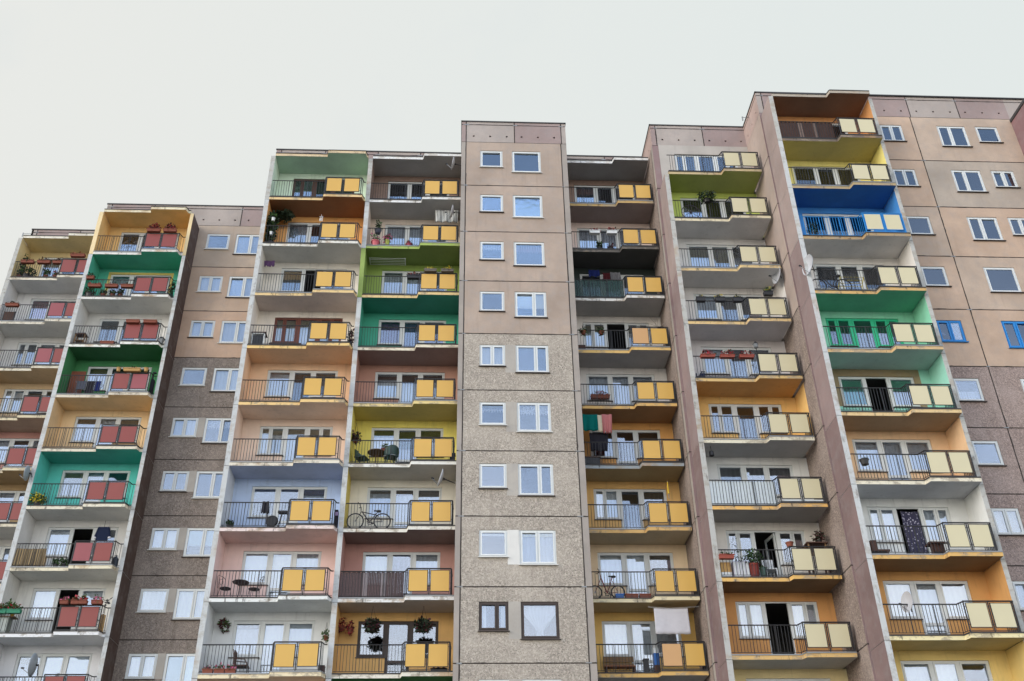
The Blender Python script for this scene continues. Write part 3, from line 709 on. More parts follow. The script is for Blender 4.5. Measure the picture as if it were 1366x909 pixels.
def bike(label,loc,rw,wb,fm,hb,sd,bars=True):
    o=thing('bicycle',label,'bicycle',loc,G_BIKE)
    for x in (0,wb):
        m=MB(); m.ring((x,0,rw),rw-.024,.026,(0,1,0),0,26,5)
        w=m.build('wheel',rubber,o)
        s=MB(); s.ring((x,0,rw),rw-.045,.008,(0,1,0),0,24,4); s.bar((x,-.03,rw),(x,.03,rw),.022,0,8)
        for q in range(14): t=q*math.pi/7; s.bar((x,.02*(-1)**q,rw),(x+(rw-.045)*math.cos(t),0,rw+(rw-.045)*math.sin(t)),.0025,0,3)
        s.build('rim',chrome,w)
    f=MB(); hx,hz=hb; sx,sz=sd; head=(hx+(.05),0,hz-.18); bb=(wb*.53,0,rw*.86); seat=(sx,0,sz-.16)
    f.path([(0,0,rw),head],.015); f.bar(head,(hx+.01,0,hz),.013); f.path([head,bb],.022); 
    if bars: f.path([(head[0],0,head[2]-.02),seat],.018)
    f.path([bb,(sx,0,sz-.02)],.018); f.path([bb,(wb,0,rw)],.012); f.path([seat,(wb,0,rw)],.010); f.build('frame',fm,o)
    h=MB(); h.path([(hx+.01,0,hz),(hx-.03,0,hz+.04)],.012); h.path([(hx-.10,-.27,hz+.08),(hx-.03,-.2,hz+.05),(hx-.03,.2,hz+.05),(hx-.10,.27,hz+.08)],.013); h.build('handlebar',plBk,o)
    s=MB(); s.lathe([(.02,-.02),(.09,-.015),(.10,.02),(.05,.045),(0.01,.05)],(sx+.05,0,sz),0,10); s.box(sx-.14,-.025,sz,sx+.02,.025,sz+.04); s.build('saddle',plBk,o)
    p=MB(); p.ring(bb,.09,.012,(0,1,0),0,16,4); p.bar((bb[0],-.1,bb[2]),(bb[0]+.12,-.1,bb[2]-.09),.012); p.bar((bb[0],.1,bb[2]),(bb[0]-.12,.1,bb[2]+.09),.012); p.box(bb[0]+.07,-.16,bb[2]-.11,bb[0]+.17,-.08,bb[2]-.08); p.build('crank',ironM,o)
    return o
def plants(o,c,r,n,size,mats=None,frac=.3,name='plant'):
    m=MB(); m.leaves(c,*r,int(n*1.6),size*1.3,0,1,frac); m.build(name,mats or [leafG,flowR],o)
def flowerbox(label,loc,w,bm,mats=None,frac=.4,ph=.16,n=70,h=.15,d=.17,size=.08):
    o=thing('flower_box',label,'flower box',loc,G_BOX); m=MB(); x=w/2
    b=[(-x,-d/2),(x,-d/2),(x,d/2),(-x,d/2)]; t=[(p*1.06,q*1.2) for p,q in b]
    for i in range(4):
        k=(i+1)%4; m.quad((*b[i],0),(*b[k],0),(*t[k],h),(*t[i],h))
    m.poly([(*p,0) for p in reversed(b)]); m.poly([(*p,h-.03) for p in t])
    m.box(-x*1.06-.012,-d*.6-.012,h-.025,x*1.06+.012,-d*.6+.004,h+.006); m.build('trough',bm,o)
    if ph: plants(o,(0,0,h+ph*.5),(x*1.0,d*.7,ph),n,size,mats,frac)
    return o
def pot(label,loc,r=.13,h=.2,bm=None,ph=.25,pr=.2,mats=None,frac=.2,n=70,group=G_POT,size=.1,name='potted_plant'):
    o=thing(name,label,'potted plant',loc,group); m=MB(); m.lathe([(.01,0),(r*.72,0),(r*.95,h*.85),(r*1.06,h*.85),(r*1.06,h),(r*.9,h),(.01,h*.93)],n=14); m.build('pot',bm or terra,o,smooth=False)
    if ph: plants(o,(0,0,h+ph*.6),(pr,pr,ph),n,size,mats,frac)
    return o
def basket(label,loc,r,h,cord,bm,mats,frac,n=110,name='hanging_basket',size=.1):
    o=thing(name,label,'hanging basket',loc,G_POT); m=MB(); m.lathe([(.01,-h),(r*.6,-h*.95),(r,0),(r*.9,0),(.01,-.03)],n=14); m.build('bowl',bm,o)
    plants(o,(0,0,.02),(r*1.5,r*1.4,h*1.3),n,size,mats,frac)
    if cord:
        c=MB()
        for q in range(3): t=q*2.1; c.bar((r*.95*math.cos(t),r*.95*math.sin(t),0),(0,0,cord),.005,0,3)
        c.build('hanger',ironM,o)
    return o
def cloth(label,loc,w,h,m,cat='laundry',amp=.02,waves=3,skew=0,name='hanging_cloth',scal=0,group=G_WASH):
    n=28; mb=MB(); ph=random.random()*6; R=8
    def P(i,k):
        t=i/n; r=k/R; return (w*t+skew*r*(t-.3),amp*(.3+r)*math.sin(ph+waves*6.28*t+r),-h*r-scal*abs(math.sin(4*math.pi*t))*r+.02*math.sin(math.pi*t)*(1-r)*-1)
    for i in range(n):
        for k in range(R): mb.quad(P(i,k),P(i+1,k),P(i+1,k+1),P(i,k+1))
    o=mb.build(name,m,None,loc,True)
    md=o.modifiers.new('thickness','SOLIDIFY'); md.thickness=.012
    return tag(o,label,cat,group)
def boxthing(name,label,cat,loc,parts,group=None,rz=0):
    o=thing(name,label,cat,loc,group,rz)
    for pn,m,boxes in parts:
        b=MB()
        for q in boxes: b.box(*q)
        b.build(pn,m,o)
    return o
def stripes(name,h1,h2,scale,rot=0):
    m,nt,b=nodes(name); w=N(nt,'ShaderNodeTexWave'); w.inputs['Scale'].default_value=scale; w.bands_direction='X'; w.inputs['Distortion'].default_value=.6
    nt.links.new(pos(nt),w.inputs['Vector']); nt.links.new(ramp(nt,w.outputs['Fac'],[(.45,lin(h1)),(.55,lin(h2))]),b.inputs['Base Color']); b.inputs['Roughness'].default_value=.9; return m
fab={k:plain('fabric_'+k,h,.95,0,.12,14,.1) for k,h in dict(green='#0d625c',pink='#b87472',white='#d8d6dc',navy='#20273c',blue='#222c62',red='#4d2226',purple='#5b4260',dark='#2b2a30',grey='#555864',lilac='#8d7d9c').items()}
# --- dishes
dish('thin grey dish hung on the tower side of the top bare brick balcony',at(4,1,3.90,-.33,1.98),(-.97,-.10,.18),.62,None,(.42,.10,-.05))
dish('pale dish on the tower side before the black and white striped cloth',at(4,2,3.90,-.33,1.72),(-.97,-.10,.18),.62,None,(.40,.12,.05))
dish('edge-on white dish on the tower side above the cream white bicycle balcony',at(4,7,3.70,-.33,1.90),(-.95,-.16,.25),.66,None,(.5,.12,-.15))
dish('white dish high on the purple-edged wall at the right of a white balcony',at(6,4,4.12,-.02,2.32),(-.97,-.20,.08),.72,None,(.22,.25,.02))
dish('large white dish clamped to the wall edge left of the black bicycle balcony',at(7,4,-.02,-.12,1.08),(-.97,-.20,.08),.80,None,(.20,.12,-.22))
dish('pale dish with a long arm on the railing of the lowest deep orange balcony',at(7,9,.87,-.06,1.03),(-.97,-.20,.08),.62,None,(.06,.10,-.28))
dish('grey dish behind the railing of the white balcony at the bottom left corner',at(2,9,1.96,-.05,1.42),(-.97,-.06,.06),.82,dishG,(.12,.10,-.38))
dish('grey dish on the wall edge beside the turquoise balcony at the far left',at(2,6,-.22,-.10,1.42),(-.97,-.06,.06),.62,dishG,(.16,.16,-.2))
# --- bicycles
bike('black bicycle with full-size wheels leaning along the cream white balcony railing',at(4,7,.40,.20,0),.335,1.03,plBk,(.18,.92),(.83,.74))
bike('red folding bicycle with small wheels on the pale apricot balcony',at(5,8,.16,.22,.0),.27,.86,plain('dark_red_frame','#7a2323',.4),(.20,1.0),(.67,.86),False)
bike('dark bicycle beside a yellow drying rack behind black railings of a white balcony',at(7,4,.28,.2,0),.335,1.02,plBk,(.18,.92),(.82,.80))
o=thing('iron_wheel','spoked iron wheel standing behind the railing of the lime green balcony','iron wheel',at(6,2,.79,.14,.0))
m=MB(); m.ring((0,0,.42),.40,.018,(0,1,0),0,28,5); m.build('rim',ironM,o)
m=MB(); m.lathe([(.01,-.05),(.05,-.05),(.05,.05),(.01,.05)],(0,0,.42),0,10)
for q in range(10): t=q*math.pi/5; m.bar((0,0,.42),(.4*math.cos(t),0,.42+.4*math.sin(t)),.010,0,4)
m.build('spokes',ironM,o)
# --- block A
for k,(x,z,l) in enumerate([(.62,.80,'leftmost flower box'),(1.44,.80,'second flower box from the left'),(2.22,.80,'third flower box')]): flowerbox('%s on the railing of the far left pale yellow balcony'%l,at(1,1,x,-.08,z),.62,terra,[leafD,flowDR],.35,.12,50)
flowerbox('red-brown flower box atop the panel of the far left yellow balcony',at(1,1,3.2,-.36,1.05),.70,terra,[leafD,flowR],.3,.08,30)
pot('tall climbing plant in the left corner of the far left pale yellow balcony',at(1,1,.22,.30,.0),.14,.25,terra,.95,.13,[leafD,leafG],.5,120)
pot('wide dark bush behind the railing of the far left pale yellow balcony',at(1,1,.62,.22,.0),.2,.25,plBk,.28,.42,[leafD,leafG],.3,160)
pot('small green pot plant under the window of the far left pale yellow balcony',at(1,1,1.62,.14,.0),.12,.18,terra,.26,.17,[leafG,leafD],.4,70)
pot('small reddish pot plant next to the panel of the far left pale yellow balcony',at(1,1,2.10,.14,.0),.12,.18,terra,.2,.16,[leafG,flowR],.4,60)
flowerbox('single flower box on the railing of the topmost white balcony at far left',at(1,2,.50,-.08,.80),.62,terra,[leafD,flowR],.35,.1,40)
boxthing('folded_screen','dark folded screen leaning in the left corner of the topmost white balcony','screen',at(1,2,.12,.12,0),[('panel',woodD,[(0,0,0,.50,.03,.62)]),('frame',plBk,[(-.02,-.01,0,.0,.04,.66),(.50,-.01,0,.53,.04,.64)])])
# --- block B
for x,l in ((2.84,'left'),(3.64,'right')):
    flowerbox('%s box of dark red flowers on the panels of the yellow top balcony'%l,at(2,1,x,-.34,1.0),.62,terra,[flowDR,flowR],.35,.24,150)
for x,z,l in ((.53,.45,'left'),(1.33,.45,'middle'),(2.08,.45,'right')): flowerbox('%s brown flower box halfway up the teal green balcony railing'%l,at(2,2,x,-.08,z),.58,terra,[leafD,flowR],.25,.06,30)
flowerbox('brown flower box raised at the left end of the teal green balcony',at(2,2,.20,-.02,.96),.34,terra,[leafD,leafG],.3,.14,50)
for x,l,mm in ((.30,'large dark pot plant at the left end',.22),(.92,'first small pot',.12),(1.36,'middle dark pot',.12),(1.75,'small pot nearest the red panel',.12)): pot('%s on the teal green balcony floor'%l,at(2,2,x,.14,.0),mm*.9,.2,terra if mm<.2 else plBk,.18,mm*1.2,[leafD,leafG],.4,60)
pot('dark green plant at the right end of the teal green balcony',at(2,2,4.16,.10,.0),.1,.2,plG,.5,.13,[leafD,leafG],.3,120)
for x,l in ((2.84,'left'),(3.64,'right')): flowerbox('%s empty terracotta box on the panels of the topmost white block-two balcony'%l,at(2,3,x,-.36,.93),.58,terra,None,0,0)
flowerbox('low brown planter on the slab edge of the topmost white second-block balcony',at(2,3,1.70,.10,.0),.60,terra,None,0,0)
boxthing('wooden_stool','dark wooden shelf stool with a pot lid on top, white balcony above dark green one','stool',at(2,3,.10,.14,0),[('seat',woodD,[(-.02,-.02,.60,.50,.32,.64)]),('leg',woodM,[(0,0,0,.05,.05,.60)]),('leg',woodM,[(.43,0,0,.48,.05,.60)]),('leg',woodM,[(0,.25,0,.05,.30,.60)]),('leg',woodM,[(.43,.25,0,.48,.30,.60)]),('shelf',woodM,[(.05,0,.26,.43,.3,.29)]),('lid',plBk,[(.10,.02,.64,.45,.26,.70)])])
o=thing('lantern','black glass lantern at the right end of the white balcony above dark green one','lantern',at(2,3,4.24,-.10,-.05)); m=MB(); m.lathe([(.02,0),(.10,.02),(.15,.26),(.02,.27)],n=6); m.build('glass_body',plain('lantern_glass','#6d7072',.2),o); m=MB(); m.lathe([(.17,.26),(.09,.36),(.02,.40)],n=6); m.build('cap',plBk,o)
boxthing('wooden_screen','reddish-brown slatted wooden screen in the dark green balcony corner','screen',at(2,4,.12,.75,0),[('panel',plain('red_wood','#7a4029',.7,0,.3,12),[(q*.083,0,.05,q*.083+.078,.03,1.62) for q in range(8)]),('rail',woodD,[(0,.03,.3,.66,.05,.38),(0,.03,1.2,.66,.05,1.28)])])
o=thing('drying_rack','folding drying rack with dark clothes behind the dark green balcony railing','drying rack',at(2,4,.70,.25,0),G_WASH)
m=MB()
for x in (0,1.0): m.path([(x-.12,.0,0),(x+.1,.3,.80)],.012); m.path([(x+.12,.0,0),(x-.1,.3,.80)],.012)
for q in range(4): m.bar((-.1,.0+.1*q,.80),(1.1,.0+.1*q,.80),.007,0,4)
m.build('rack_frame',chrome,o)
for x,w,h,mm in ((.0,.42,.42,'grey'),(.45,.35,.62,'dark'),(.82,.25,.5,'blue')):
    b=MB(); b.box(x,-.01,.80-h,x+w,.012,.815); b.build('cloth',fab[mm],o)
flowerbox('pale wooden trellis box on the panels of the dark green balcony',at(2,4,3.28,-.34,1.0),.72,woodL,[woodL,leafD],.2,.04,20)
for x,l in ((2.66,'left end'),(3.90,'right end')): pot('pale carved pots at the %s of the trellis box, dark green balcony'%l,at(2,4,x,-.34,1.0),.10,.19,woodL,0)
boxthing('folded_pushchair','black folded pushchair at the right end of the dark green balcony','pushchair',at(2,4,4.12,-.12,0),[('seat',fab['dark'],[(0,0,.1,.14,.25,.75)]),('handle',plBk,[(.02,.05,.75,.05,.2,1.15),(.02,.05,1.12,.16,.2,1.16)]),('wheel',rubber,[(0,0,0,.05,.18,.18)]),('wheel',rubber,[(.1,.0,0,.15,.18,.18)])])
pot('yellow flowering plant in the left corner of the turquoise balcony',at(2,6,.34,.16,.0),.16,.2,plBk,.24,.36,[leafY,leafG],.5,190)
tarpm=stripes('striped_tarp','#a08a66','#6b5a42',3.2)
o=cloth('brown striped tarpaulin draped over piled wood on a white balcony at far left',at(2,7,-.0,.12,.82),1.22,.72,tarpm,'tarpaulin',.05,4,.1,'tarpaulin',.06,None)
boxthing('plank_pile','yellowish planks stacked under the striped tarpaulin','planks',at(2,7,.05,.20,0),[('boards',woodL,[(0,0,0,1.1,.3,.08),(.03,0,.09,1.05,.3,.16),(0,.02,.17,1.1,.32,.55)])])
for x,l in ((1.72,'left'),(2.06,'right')): pot('%s small green pot plant right of the striped tarpaulin'%l,at(2,7,x,.12,.0),.1,.14,plBk,.15,.13,[leafG,leafD],.4,60)
o=thing('hanging_jacket','navy jacket with white cuffs hung before the right window of a white balcony','jacket',at(2,7,2.98,.35,1.85),G_WASH)
m=MB(); m.box(.08,-.05,-.62,.54,.05,0); m.build('body',fab['navy'],o)
for s in (0,1):
    m=MB(); x=.02 if s==0 else .60; m.bar((.12 if s==0 else .5,0,-.04),(x,0,-.44),.07,0,8,.06); sv=m.build('sleeve',fab['navy'],o); c=MB(); c.bar((x,0,-.44),(x-.01+.02*s,0,-.48),.063,0,8); c.build('cuff',fab['white'],sv)
m=MB(); m.path([(.31,0,.0),(.31,0,.10),(.31,0,.3)],.008); m.build('hanger',ironM,o)
o=thing('gas_bottle','dark blue gas bottle behind the right end of the white balcony with tarpaulin','gas bottle',at(2,7,4.14,.05,0)); m=MB(); m.lathe([(.02,0),(.11,.01),(.12,.05),(.12,.34),(.07,.42),(.03,.44)],n=14); m.build('bottle',plain('blue_grey_steel','#27303c',.4),o); m=MB(); m.ring((0,0,.48),.06,.012,(0,0,1),0,12,5); m.bar((0,0,.43),(0,0,.5),.02); m.build('valve',chrome,o)
grn=plain('green_trough','#1f7a5c',.5)
for x,w,l in ((.12,.40,'left'),(.62,.52,'right')): flowerbox('%s green box of red geraniums, white balcony at bottom left'%l,at(2,8,x,-.06,.74),w,grn,[leafG,flowR],.25,.16,80)
pot('spiky succulent above the green boxes, white balcony at bottom left',at(2,8,.30,.15,.86),.1,.12,terra,.22,.18,[leafG,leafD],.3,70)
boxthing('metal_cabinet','small pale cabinet under the green flower boxes at bottom left','cabinet',at(2,8,.0,.14,0),[('body',plain('grey_green_steel','#7c857c',.6),[(0,0,.0,.40,.34,.66)]),('door',plain('pale_steel','#b9bfb8',.6),[(.02,-.015,.03,.38,0,.63)]),('top',woodM,[(-.02,-.02,.66,.62,.36,.69)])])
pot('yellow pot on the cabinet shelf of the white balcony at bottom left',at(2,8,.50,.12,.69),.1,.17,plain('yellow_pot','#b58a2c',.5),0)
for x,z,l,mm in ((2.62,1.02,'first pink',flowP),(3.05,1.02,'tall red',flowR),(3.36,1.02,'low red',flowR),(3.90,1.02,'large pink',flowP)): flowerbox('%s flower box from the left on the red panels of the lowest full balcony'%l,at(2,8,x,-.35,z),.30 if x<3.8 else .40,terra,[leafG,mm],.5,.12 if x<3.8 else .15,50)
o=thing('garden_windmill','black bird-shaped windmill on the right end of the flower-topped white balcony','windmill',at(2,8,4.16,-.1,1.05)); m=MB(); m.bar((0,0,-.3),(0,0,.12),.008)
m.build('rod',ironM,o); m=MB(); m.leaves((0,0,.16),(.12),.03,.12,10,.2,0); m.build('vane',plBk,o)
boxthing('wooden_board','upright wooden board at the right end of the flower-topped white balcony','board',at(2,8,4.00,.02,0),[('boards',woodL,[(0,0,.02,.07,.02,.72),(.08,0,.02,.15,.02,.74),(.16,0,.02,.22,.02,.70)]),('rail',woodM,[(0,.02,.2,.22,.04,.26)])])
# --- block C, left columns
o=thing('climbing_plant','dark ivy climbing the left side wall of the orange balcony','ivy',at(3,2,.22,.35,.0),G_POT); plants(o,(0,0,1.0),(.20,.25,1.05),800,.13,[leafD,leafG],.35); m=MB(); m.lathe([(.01,0),(.16,0),(.19,.28),(.01,.28)],n=12); m.build('pot',plBk,o)
plants(o,(.35,.35,2.12),(.55,.3,.20),300,.13,[leafD,leafD],.2)
for z,l in ((1.32,'upper'),(.50,'lower')): pot('%s white pot fixed among the ivy of the orange balcony'%l,at(3,2,.30,.10,z),.09,.16,plW,0)
o=thing('wind_chime','small white wind chime hanging from the railing end of the orange balcony','wind chime',at(3,2,2.50,-.1,1.20)); m=MB()
for q in range(4): m.bar((-.06+.04*q,0,0),(-.06+.04*q,0,.18+.05*(q%2)),.012,0,5)
m.build('tubes',plW,o); m=MB(); m.bar((-.09,0,.26),(.09,0,.26),.012); m.bar((0,0,.26),(0,0,.40),.006); m.build('cross_bar',plW,o)
cloth('dark purple cloth hung in the upper left corner of the cream balcony',at(3,3,.08,.5,2.06),.46,.28,fab['purple'],'laundry',.03,2,0,'hanging_cloth',.06)
boxthing('box_stool','white-framed stool with a dark seat cover left of brown windows','stool',at(3,4,.10,.12,0),[('frame',plW,[(0,0,0,.04,.04,.66),(.50,0,0,.54,.04,.66),(0,.34,0,.04,.38,.66),(.50,.34,0,.54,.38,.66),(0,0,.62,.54,.38,.66)]),('side_panel',plBk,[(.05,.02,.05,.49,.05,.55)]),('top',woodD,[(-.03,-.03,.66,.58,.41,.70)])])
boxthing('low_bench','low dark bench behind the railing of the pale peach balcony','bench',at(3,4,.85,.16,0),[('seat',woodD,[(0,0,.16,1.35,.28,.20)]),('leg',woodD,[(.02,0,0,.07,.28,.16)]),('leg',woodD,[(1.28,0,0,1.33,.28,.16)])])
pot('dark leafy plant squeezed at the right end of the pale peach balcony',at(3,4,4.28,.05,.0),.09,.2,plBk,.42,.10,[flowDR,leafD],.4,110)
o=thing('exercise_bike','black exercise bike with a dark jacket on its handle, sky blue balcony','exercise bike',at(3,7,1.55,.30,0))
m=MB(); m.box(.0,-.18,0,.08,.18,.06); m.box(.80,-.18,0,.88,.18,.06); m.box(.04,-.03,.03,.84,.03,.09); m.bar((.15,0,.06),(.05,0,.95),.03); m.bar((.55,0,.06),(.65,0,.66),.03); m.build('frame',plBk,o)
m=MB(); m.lathe([(.01,-.06),(.2,-.06),(.24,0),(.2,.06),(.01,.06)],(0,0,0),0,18); m.v=[(v[0]+.30,v[2],v[1]+.34) for v in m.v]; m.build('flywheel',plBk,o)
m=MB(); m.path([(.10,-.25,1.02),(.02,-.2,.98),(.02,.2,.98),(.10,.25,1.02)],.016); m.build('handlebar',plBk,o)
m=MB(); m.box(.50,-.10,.66,.86,.10,.74); m.build('saddle',plBk,o)
cloth('dark jacket draped on the exercise bike handle of the sky blue balcony',at(3,7,1.46,.06,1.06),.24,.46,fab['dark'],'jacket',.03,2,.06,'draped_jacket',.05)
pot('low plant behind the left railing end of the sky blue balcony',at(3,7,.30,.16,.0),.09,.1,plBk,.12,.1,[leafD,leafG],.4,50)
boxthing('covered_trolley','dark trolley with a checked bag at the right end of the sky blue balcony','trolley',at(3,7,4.22,.05,0),[('bag',fab['dark'],[(0,0,.12,.14,.26,.72)]),('wheel',rubber,[(0,.02,0,.04,.12,.12)]),('wheel',rubber,[(.1,.02,0,.14,.12,.12)]),('flap',fab['lilac'],[(-.01,-.015,.48,.15,.0,.62)])])
def bistro(label,loc,rz):
    o=thing('bistro_chair',label,'chair',loc,'iron bistro chairs on the dusty pink balcony',rz)
    for sx in (-.17,.17):
        for sy in (-.16,.16): m=MB(); m.bar((sx*.8,sy*.8,.44),(sx*1.15,sy*1.15,0),.010,0,5); m.build('leg',ironM,o)
    m=MB(); m.lathe([(.01,.43),(.20,.43),(.21,.445),(.2,.46),(.01,.46)],n=16); m.build('seat',ironM,o)
    m=MB(); m.path([(-.19,.19,.44),(-.21,.25,.90),(-.12,.27,.96),(.12,.27,.96),(.21,.25,.90),(.19,.19,.44)],.010,0,5); m.ring((0,.255,.75),.10,.008,(0,1,.1),0,14,4)
    for q in (-.08,.08): m.bar((q,.2,.45),(q*1.2,.26,.94),.006,0,4)
    m.build('backrest',ironM,o); return o
bistro('left iron bistro chair beside the round table on the dusty pink balcony',at(3,8,.42,.42,-.0),math.radians(60))
bistro('right iron bistro chair between round table and window on the dusty pink balcony',at(3,8,1.46,.48,-.0),math.radians(-60))
def rtable(label,loc,r,h,m_,gp=None):
    o=thing('round_table',label,'table',loc); m=MB(); m.lathe([(.01,h-.03),(r,h-.03),(r+.01,h-.01),(r,h),(.01,h)],n=22); m.build('tabletop',m_,o)
    for q in range(3): t=q*2.09+.4; m=MB(); m.path([(.22*math.cos(t),.22*math.sin(t),0),(.05*math.cos(t),.05*math.sin(t),.25),(.05*math.cos(t),.05*math.sin(t),h-.1),(.2*math.cos(t),.2*math.sin(t),h-.03)],.012,0,5); m.build('leg',m_,o)
rtable('dark round iron table on the dusty pink balcony',at(3,8,.96,.42,0),.30,.70,ironM)
basket('wall basket of red flowers on the white wall above the armchair',at(3,9,.42,1.15,1.98),.12,.16,0,plW,[leafG,flowDR],.5,110)
basket('green trailing plant in a red pot on the right side wall, white balcony with armchair',at(3,9,4.18,.9,1.55),.09,.18,.5,terra,[leafG,leafG],.3,70,size=.08)
for x,l in ((.30,'leftmost'),(.70,'middle'),(1.08,'rightmost')): flowerbox('%s of three terracotta planters on the balcony floor beside the armchair'%l,at(3,9,x,.10,.0),.34,terra,[leafG,flowP],.3,.10,50,.15,.16)
o=thing('folding_armchair','brown folding armchair under the window of the white balcony with planters','chair',at(3,9,1.12,.55,0))
for x,y in ((-.02,0),(.40,0),(-.02,.40),(.40,.40)): m=MB(); m.bar((x,y,.40),(x+(.05 if x>.1 else -.05),y,0),.014,0,5); m.build('leg',ironM,o)
m=MB(); m.box(-.04,-.02,.39,.42,.42,.43); m.build('seat',woodD,o)
m=MB()
for q in range(5): m.box(-.10-.03*0,.0+.085*q,.46,-.06,.07+.085*q,.95)
m.bar((-.04,0,.42),(-.14,0,.98),.014); m.bar((-.04,.42,.42),(-.14,.42,.98),.014); m.build('backrest',woodD,o)
for y in (0,.42): m=MB(); m.path([(-.08,y,.66),(.32,y,.62),(.42,y,.40)],.016); m.build('armrest',woodD,o)
boxthing('plastic_crate','dark brown crate on the slab at the right end of the white balcony with planters','crate',at(3,9,4.12,-.02,0),[('walls',plain('dark_brown_plastic','#3d2320',.5),[(0,0,0,.22,.02,.24),(0,.24,0,.22,.26,.24),(0,.02,0,.02,.24,.24),(.20,.02,0,.22,.24,.24),(.02,.02,0,.2,.24,.02)]),('lid',plBk,[(-.01,-.01,.24,.23,.27,.26)])])
stripe=stripes('black_and_white_stripes','#d8dad6','#33343a',4.6)
cloth('black and white striped cloth hung beside the tower on the beige balcony',at(4,2,3.05,.30,2.36),1.1,.72,stripe,'laundry',.035,3,-.08,'striped_cloth')
pot('pink-potted plant at the left end of the beige balcony',at(4,2,.40,.14,.0),.2,.28,plain('pink_pot','#c05a62',.5),.3,.2,[leafG,flowP],.3,40)
pot('yellow-green vase of pink flowers under the window of the beige balcony',at(4,2,.94,.14,.0),.11,.38,plain('lime_vase','#a9b04a',.5),.22,.15,[flowP,leafG],.3,80)
pot('small red pot next to the door of the beige balcony',at(4,2,1.92,.14,.0),.16,.16,plain('crimson_pot','#8d2f45',.5),.14,.12,[leafG,flowR],.4,40)
pot('tall blue-flowered plant in the left corner of the beige balcony',at(4,2,.46,.30,.9),.16,.22,fab['grey'],.34,.14,[leafD,leafG],.5,60)
flowerbox('dark flower box with pale wire hoops on the olive green balcony railing',at(4,3,2.24,-.08,.80),.62,plBk,[leafD,flowR],.4,.14,60)
o=thing('ceiling_drying_rack','white rope drying rack hung under the olive green balcony ceiling','drying rack',at(4,3,.15,.75,2.30),G_WASH); m=MB()
for q in range(5): m.bar((0,-.3+.12*q,0),(1.6,-.3+.12*q,0),.006,0,4)
for x in (0,1.6): m.bar((x,-.32,0),(x,.2,0),.012); m.bar((x,-.05,0),(x,-.05,.2),.006)
m.build('rack_frame',plW,o)
for x,l in ((2.95,'left'),(3.70,'right')): flowerbox('%s dry yellow plant box on the panels of the olive green balcony'%l,at(4,3,x,-.34,1.0),.52,plain('grey_trough','#6b6660',.7),[leafY,woodM],.5,.10,50,.10)
grnP=plG
def tubchair(label,loc,rz):
    o=thing('plastic_armchair',label,'chair',loc,'green plastic chairs on the bright yellow balcony',rz)
    for sx in (-.2,.2):
        for sy in (-.2,.2): m=MB(); m.bar((sx*.8,sy*.8,.40),(sx*1.1,sy*1.1,0),.025,0,6,.018); m.build('leg',plG,o)
    m=MB(); m.box(-.24,-.22,.38,.24,.24,.42); m.build('seat',plG,o)
    m=MB(); n=12
    for i in range(n):
        t0,t1=[math.pi*(e)/n for e in (i,i+1)]; H=lambda t:.58+.24*math.sin(t)
        a=(.27*math.cos(t0),.02+.25*math.sin(t0)); b=(.27*math.cos(t1),.02+.25*math.sin(t1))
        for k in (1,1.1): m.quad((a[0]*k,a[1]*k,.42),(b[0]*k,b[1]*k,.42),(b[0]*k*1.08,b[1]*k*1.08,H(t1)),(a[0]*k*1.08,a[1]*k*1.08,H(t0)))
        m.quad((a[0]*1.08,a[1]*1.08,H(t0)),(b[0]*1.08,b[1]*1.08,H(t1)),(b[0]*1.19,b[1]*1.19,H(t1)),(a[0]*1.19,a[1]*1.19,H(t0)))
    m.build('backrest',plG,o); return o
tubchair('left dark green plastic chair beside the covered table, bright yellow balcony',at(4,6,.46,.45,0),math.radians(70))
tubchair('right dark green plastic chair in front of the window, bright yellow balcony',at(4,6,1.62,.34,0),math.radians(-160))
rtable('round table with a brown patterned cloth on the bright yellow balcony',at(4,6,1.03,.42,0),.36,.66,plain('brown_table_cloth','#6d5138',.8,0,.5,16))
flowerbox('red planter standing on the table of the bright yellow balcony',at(4,6,1.42,.42,.66),.40,terra,[leafG,leafG],.2,.0)
pot('small green plant in the red planter of the bright yellow balcony',at(4,6,1.34,.44,.74),.06,.08,plBk,.14,.06,[leafG,leafG],.2,30)
basket('dark red plant in a wall basket at the left of the bright yellow balcony',at(4,6,.14,.45,1.30),.13,.2,.7,terra,[flowDR,leafD],.4,110)
boxthing('rubbish_bin','dark rubbish bin with a stick beside the tower, bright yellow balcony','bin',at(4,6,3.96,-.1,0),[('bin_body',plBk,[(0,0,0,.22,.26,.36)]),('bin_lid',plBk,[(-.02,-.02,.36,.24,.28,.40)]),('stick',woodL,[(-.06,.1,0,-.04,.12,.85)])])
for x,l in ((1.29,'left'),(3.13,'right')): basket('%s big dark hanging basket in front of the windows, mustard yellow balcony'%l,at(4,9,x,.12,1.68),.20,.2,.75,plBk,[leafD,flowDR],.3,420)
for x,z,l in ((.10,1.94,'left'),(.42,1.84,'right')): basket('%s red wall pot left of the dark windows, mustard yellow balcony'%l,at(4,9,x,.95,z),.11,.20,0,terra,[flowDR,flowR],.4,90,size=.08)
flowerbox('purple flower box low behind the panels of the mustard yellow balcony',at(4,9,3.74,.08,.0),.55,plBk,[leafD,fab['lilac']],.5,.12,60)
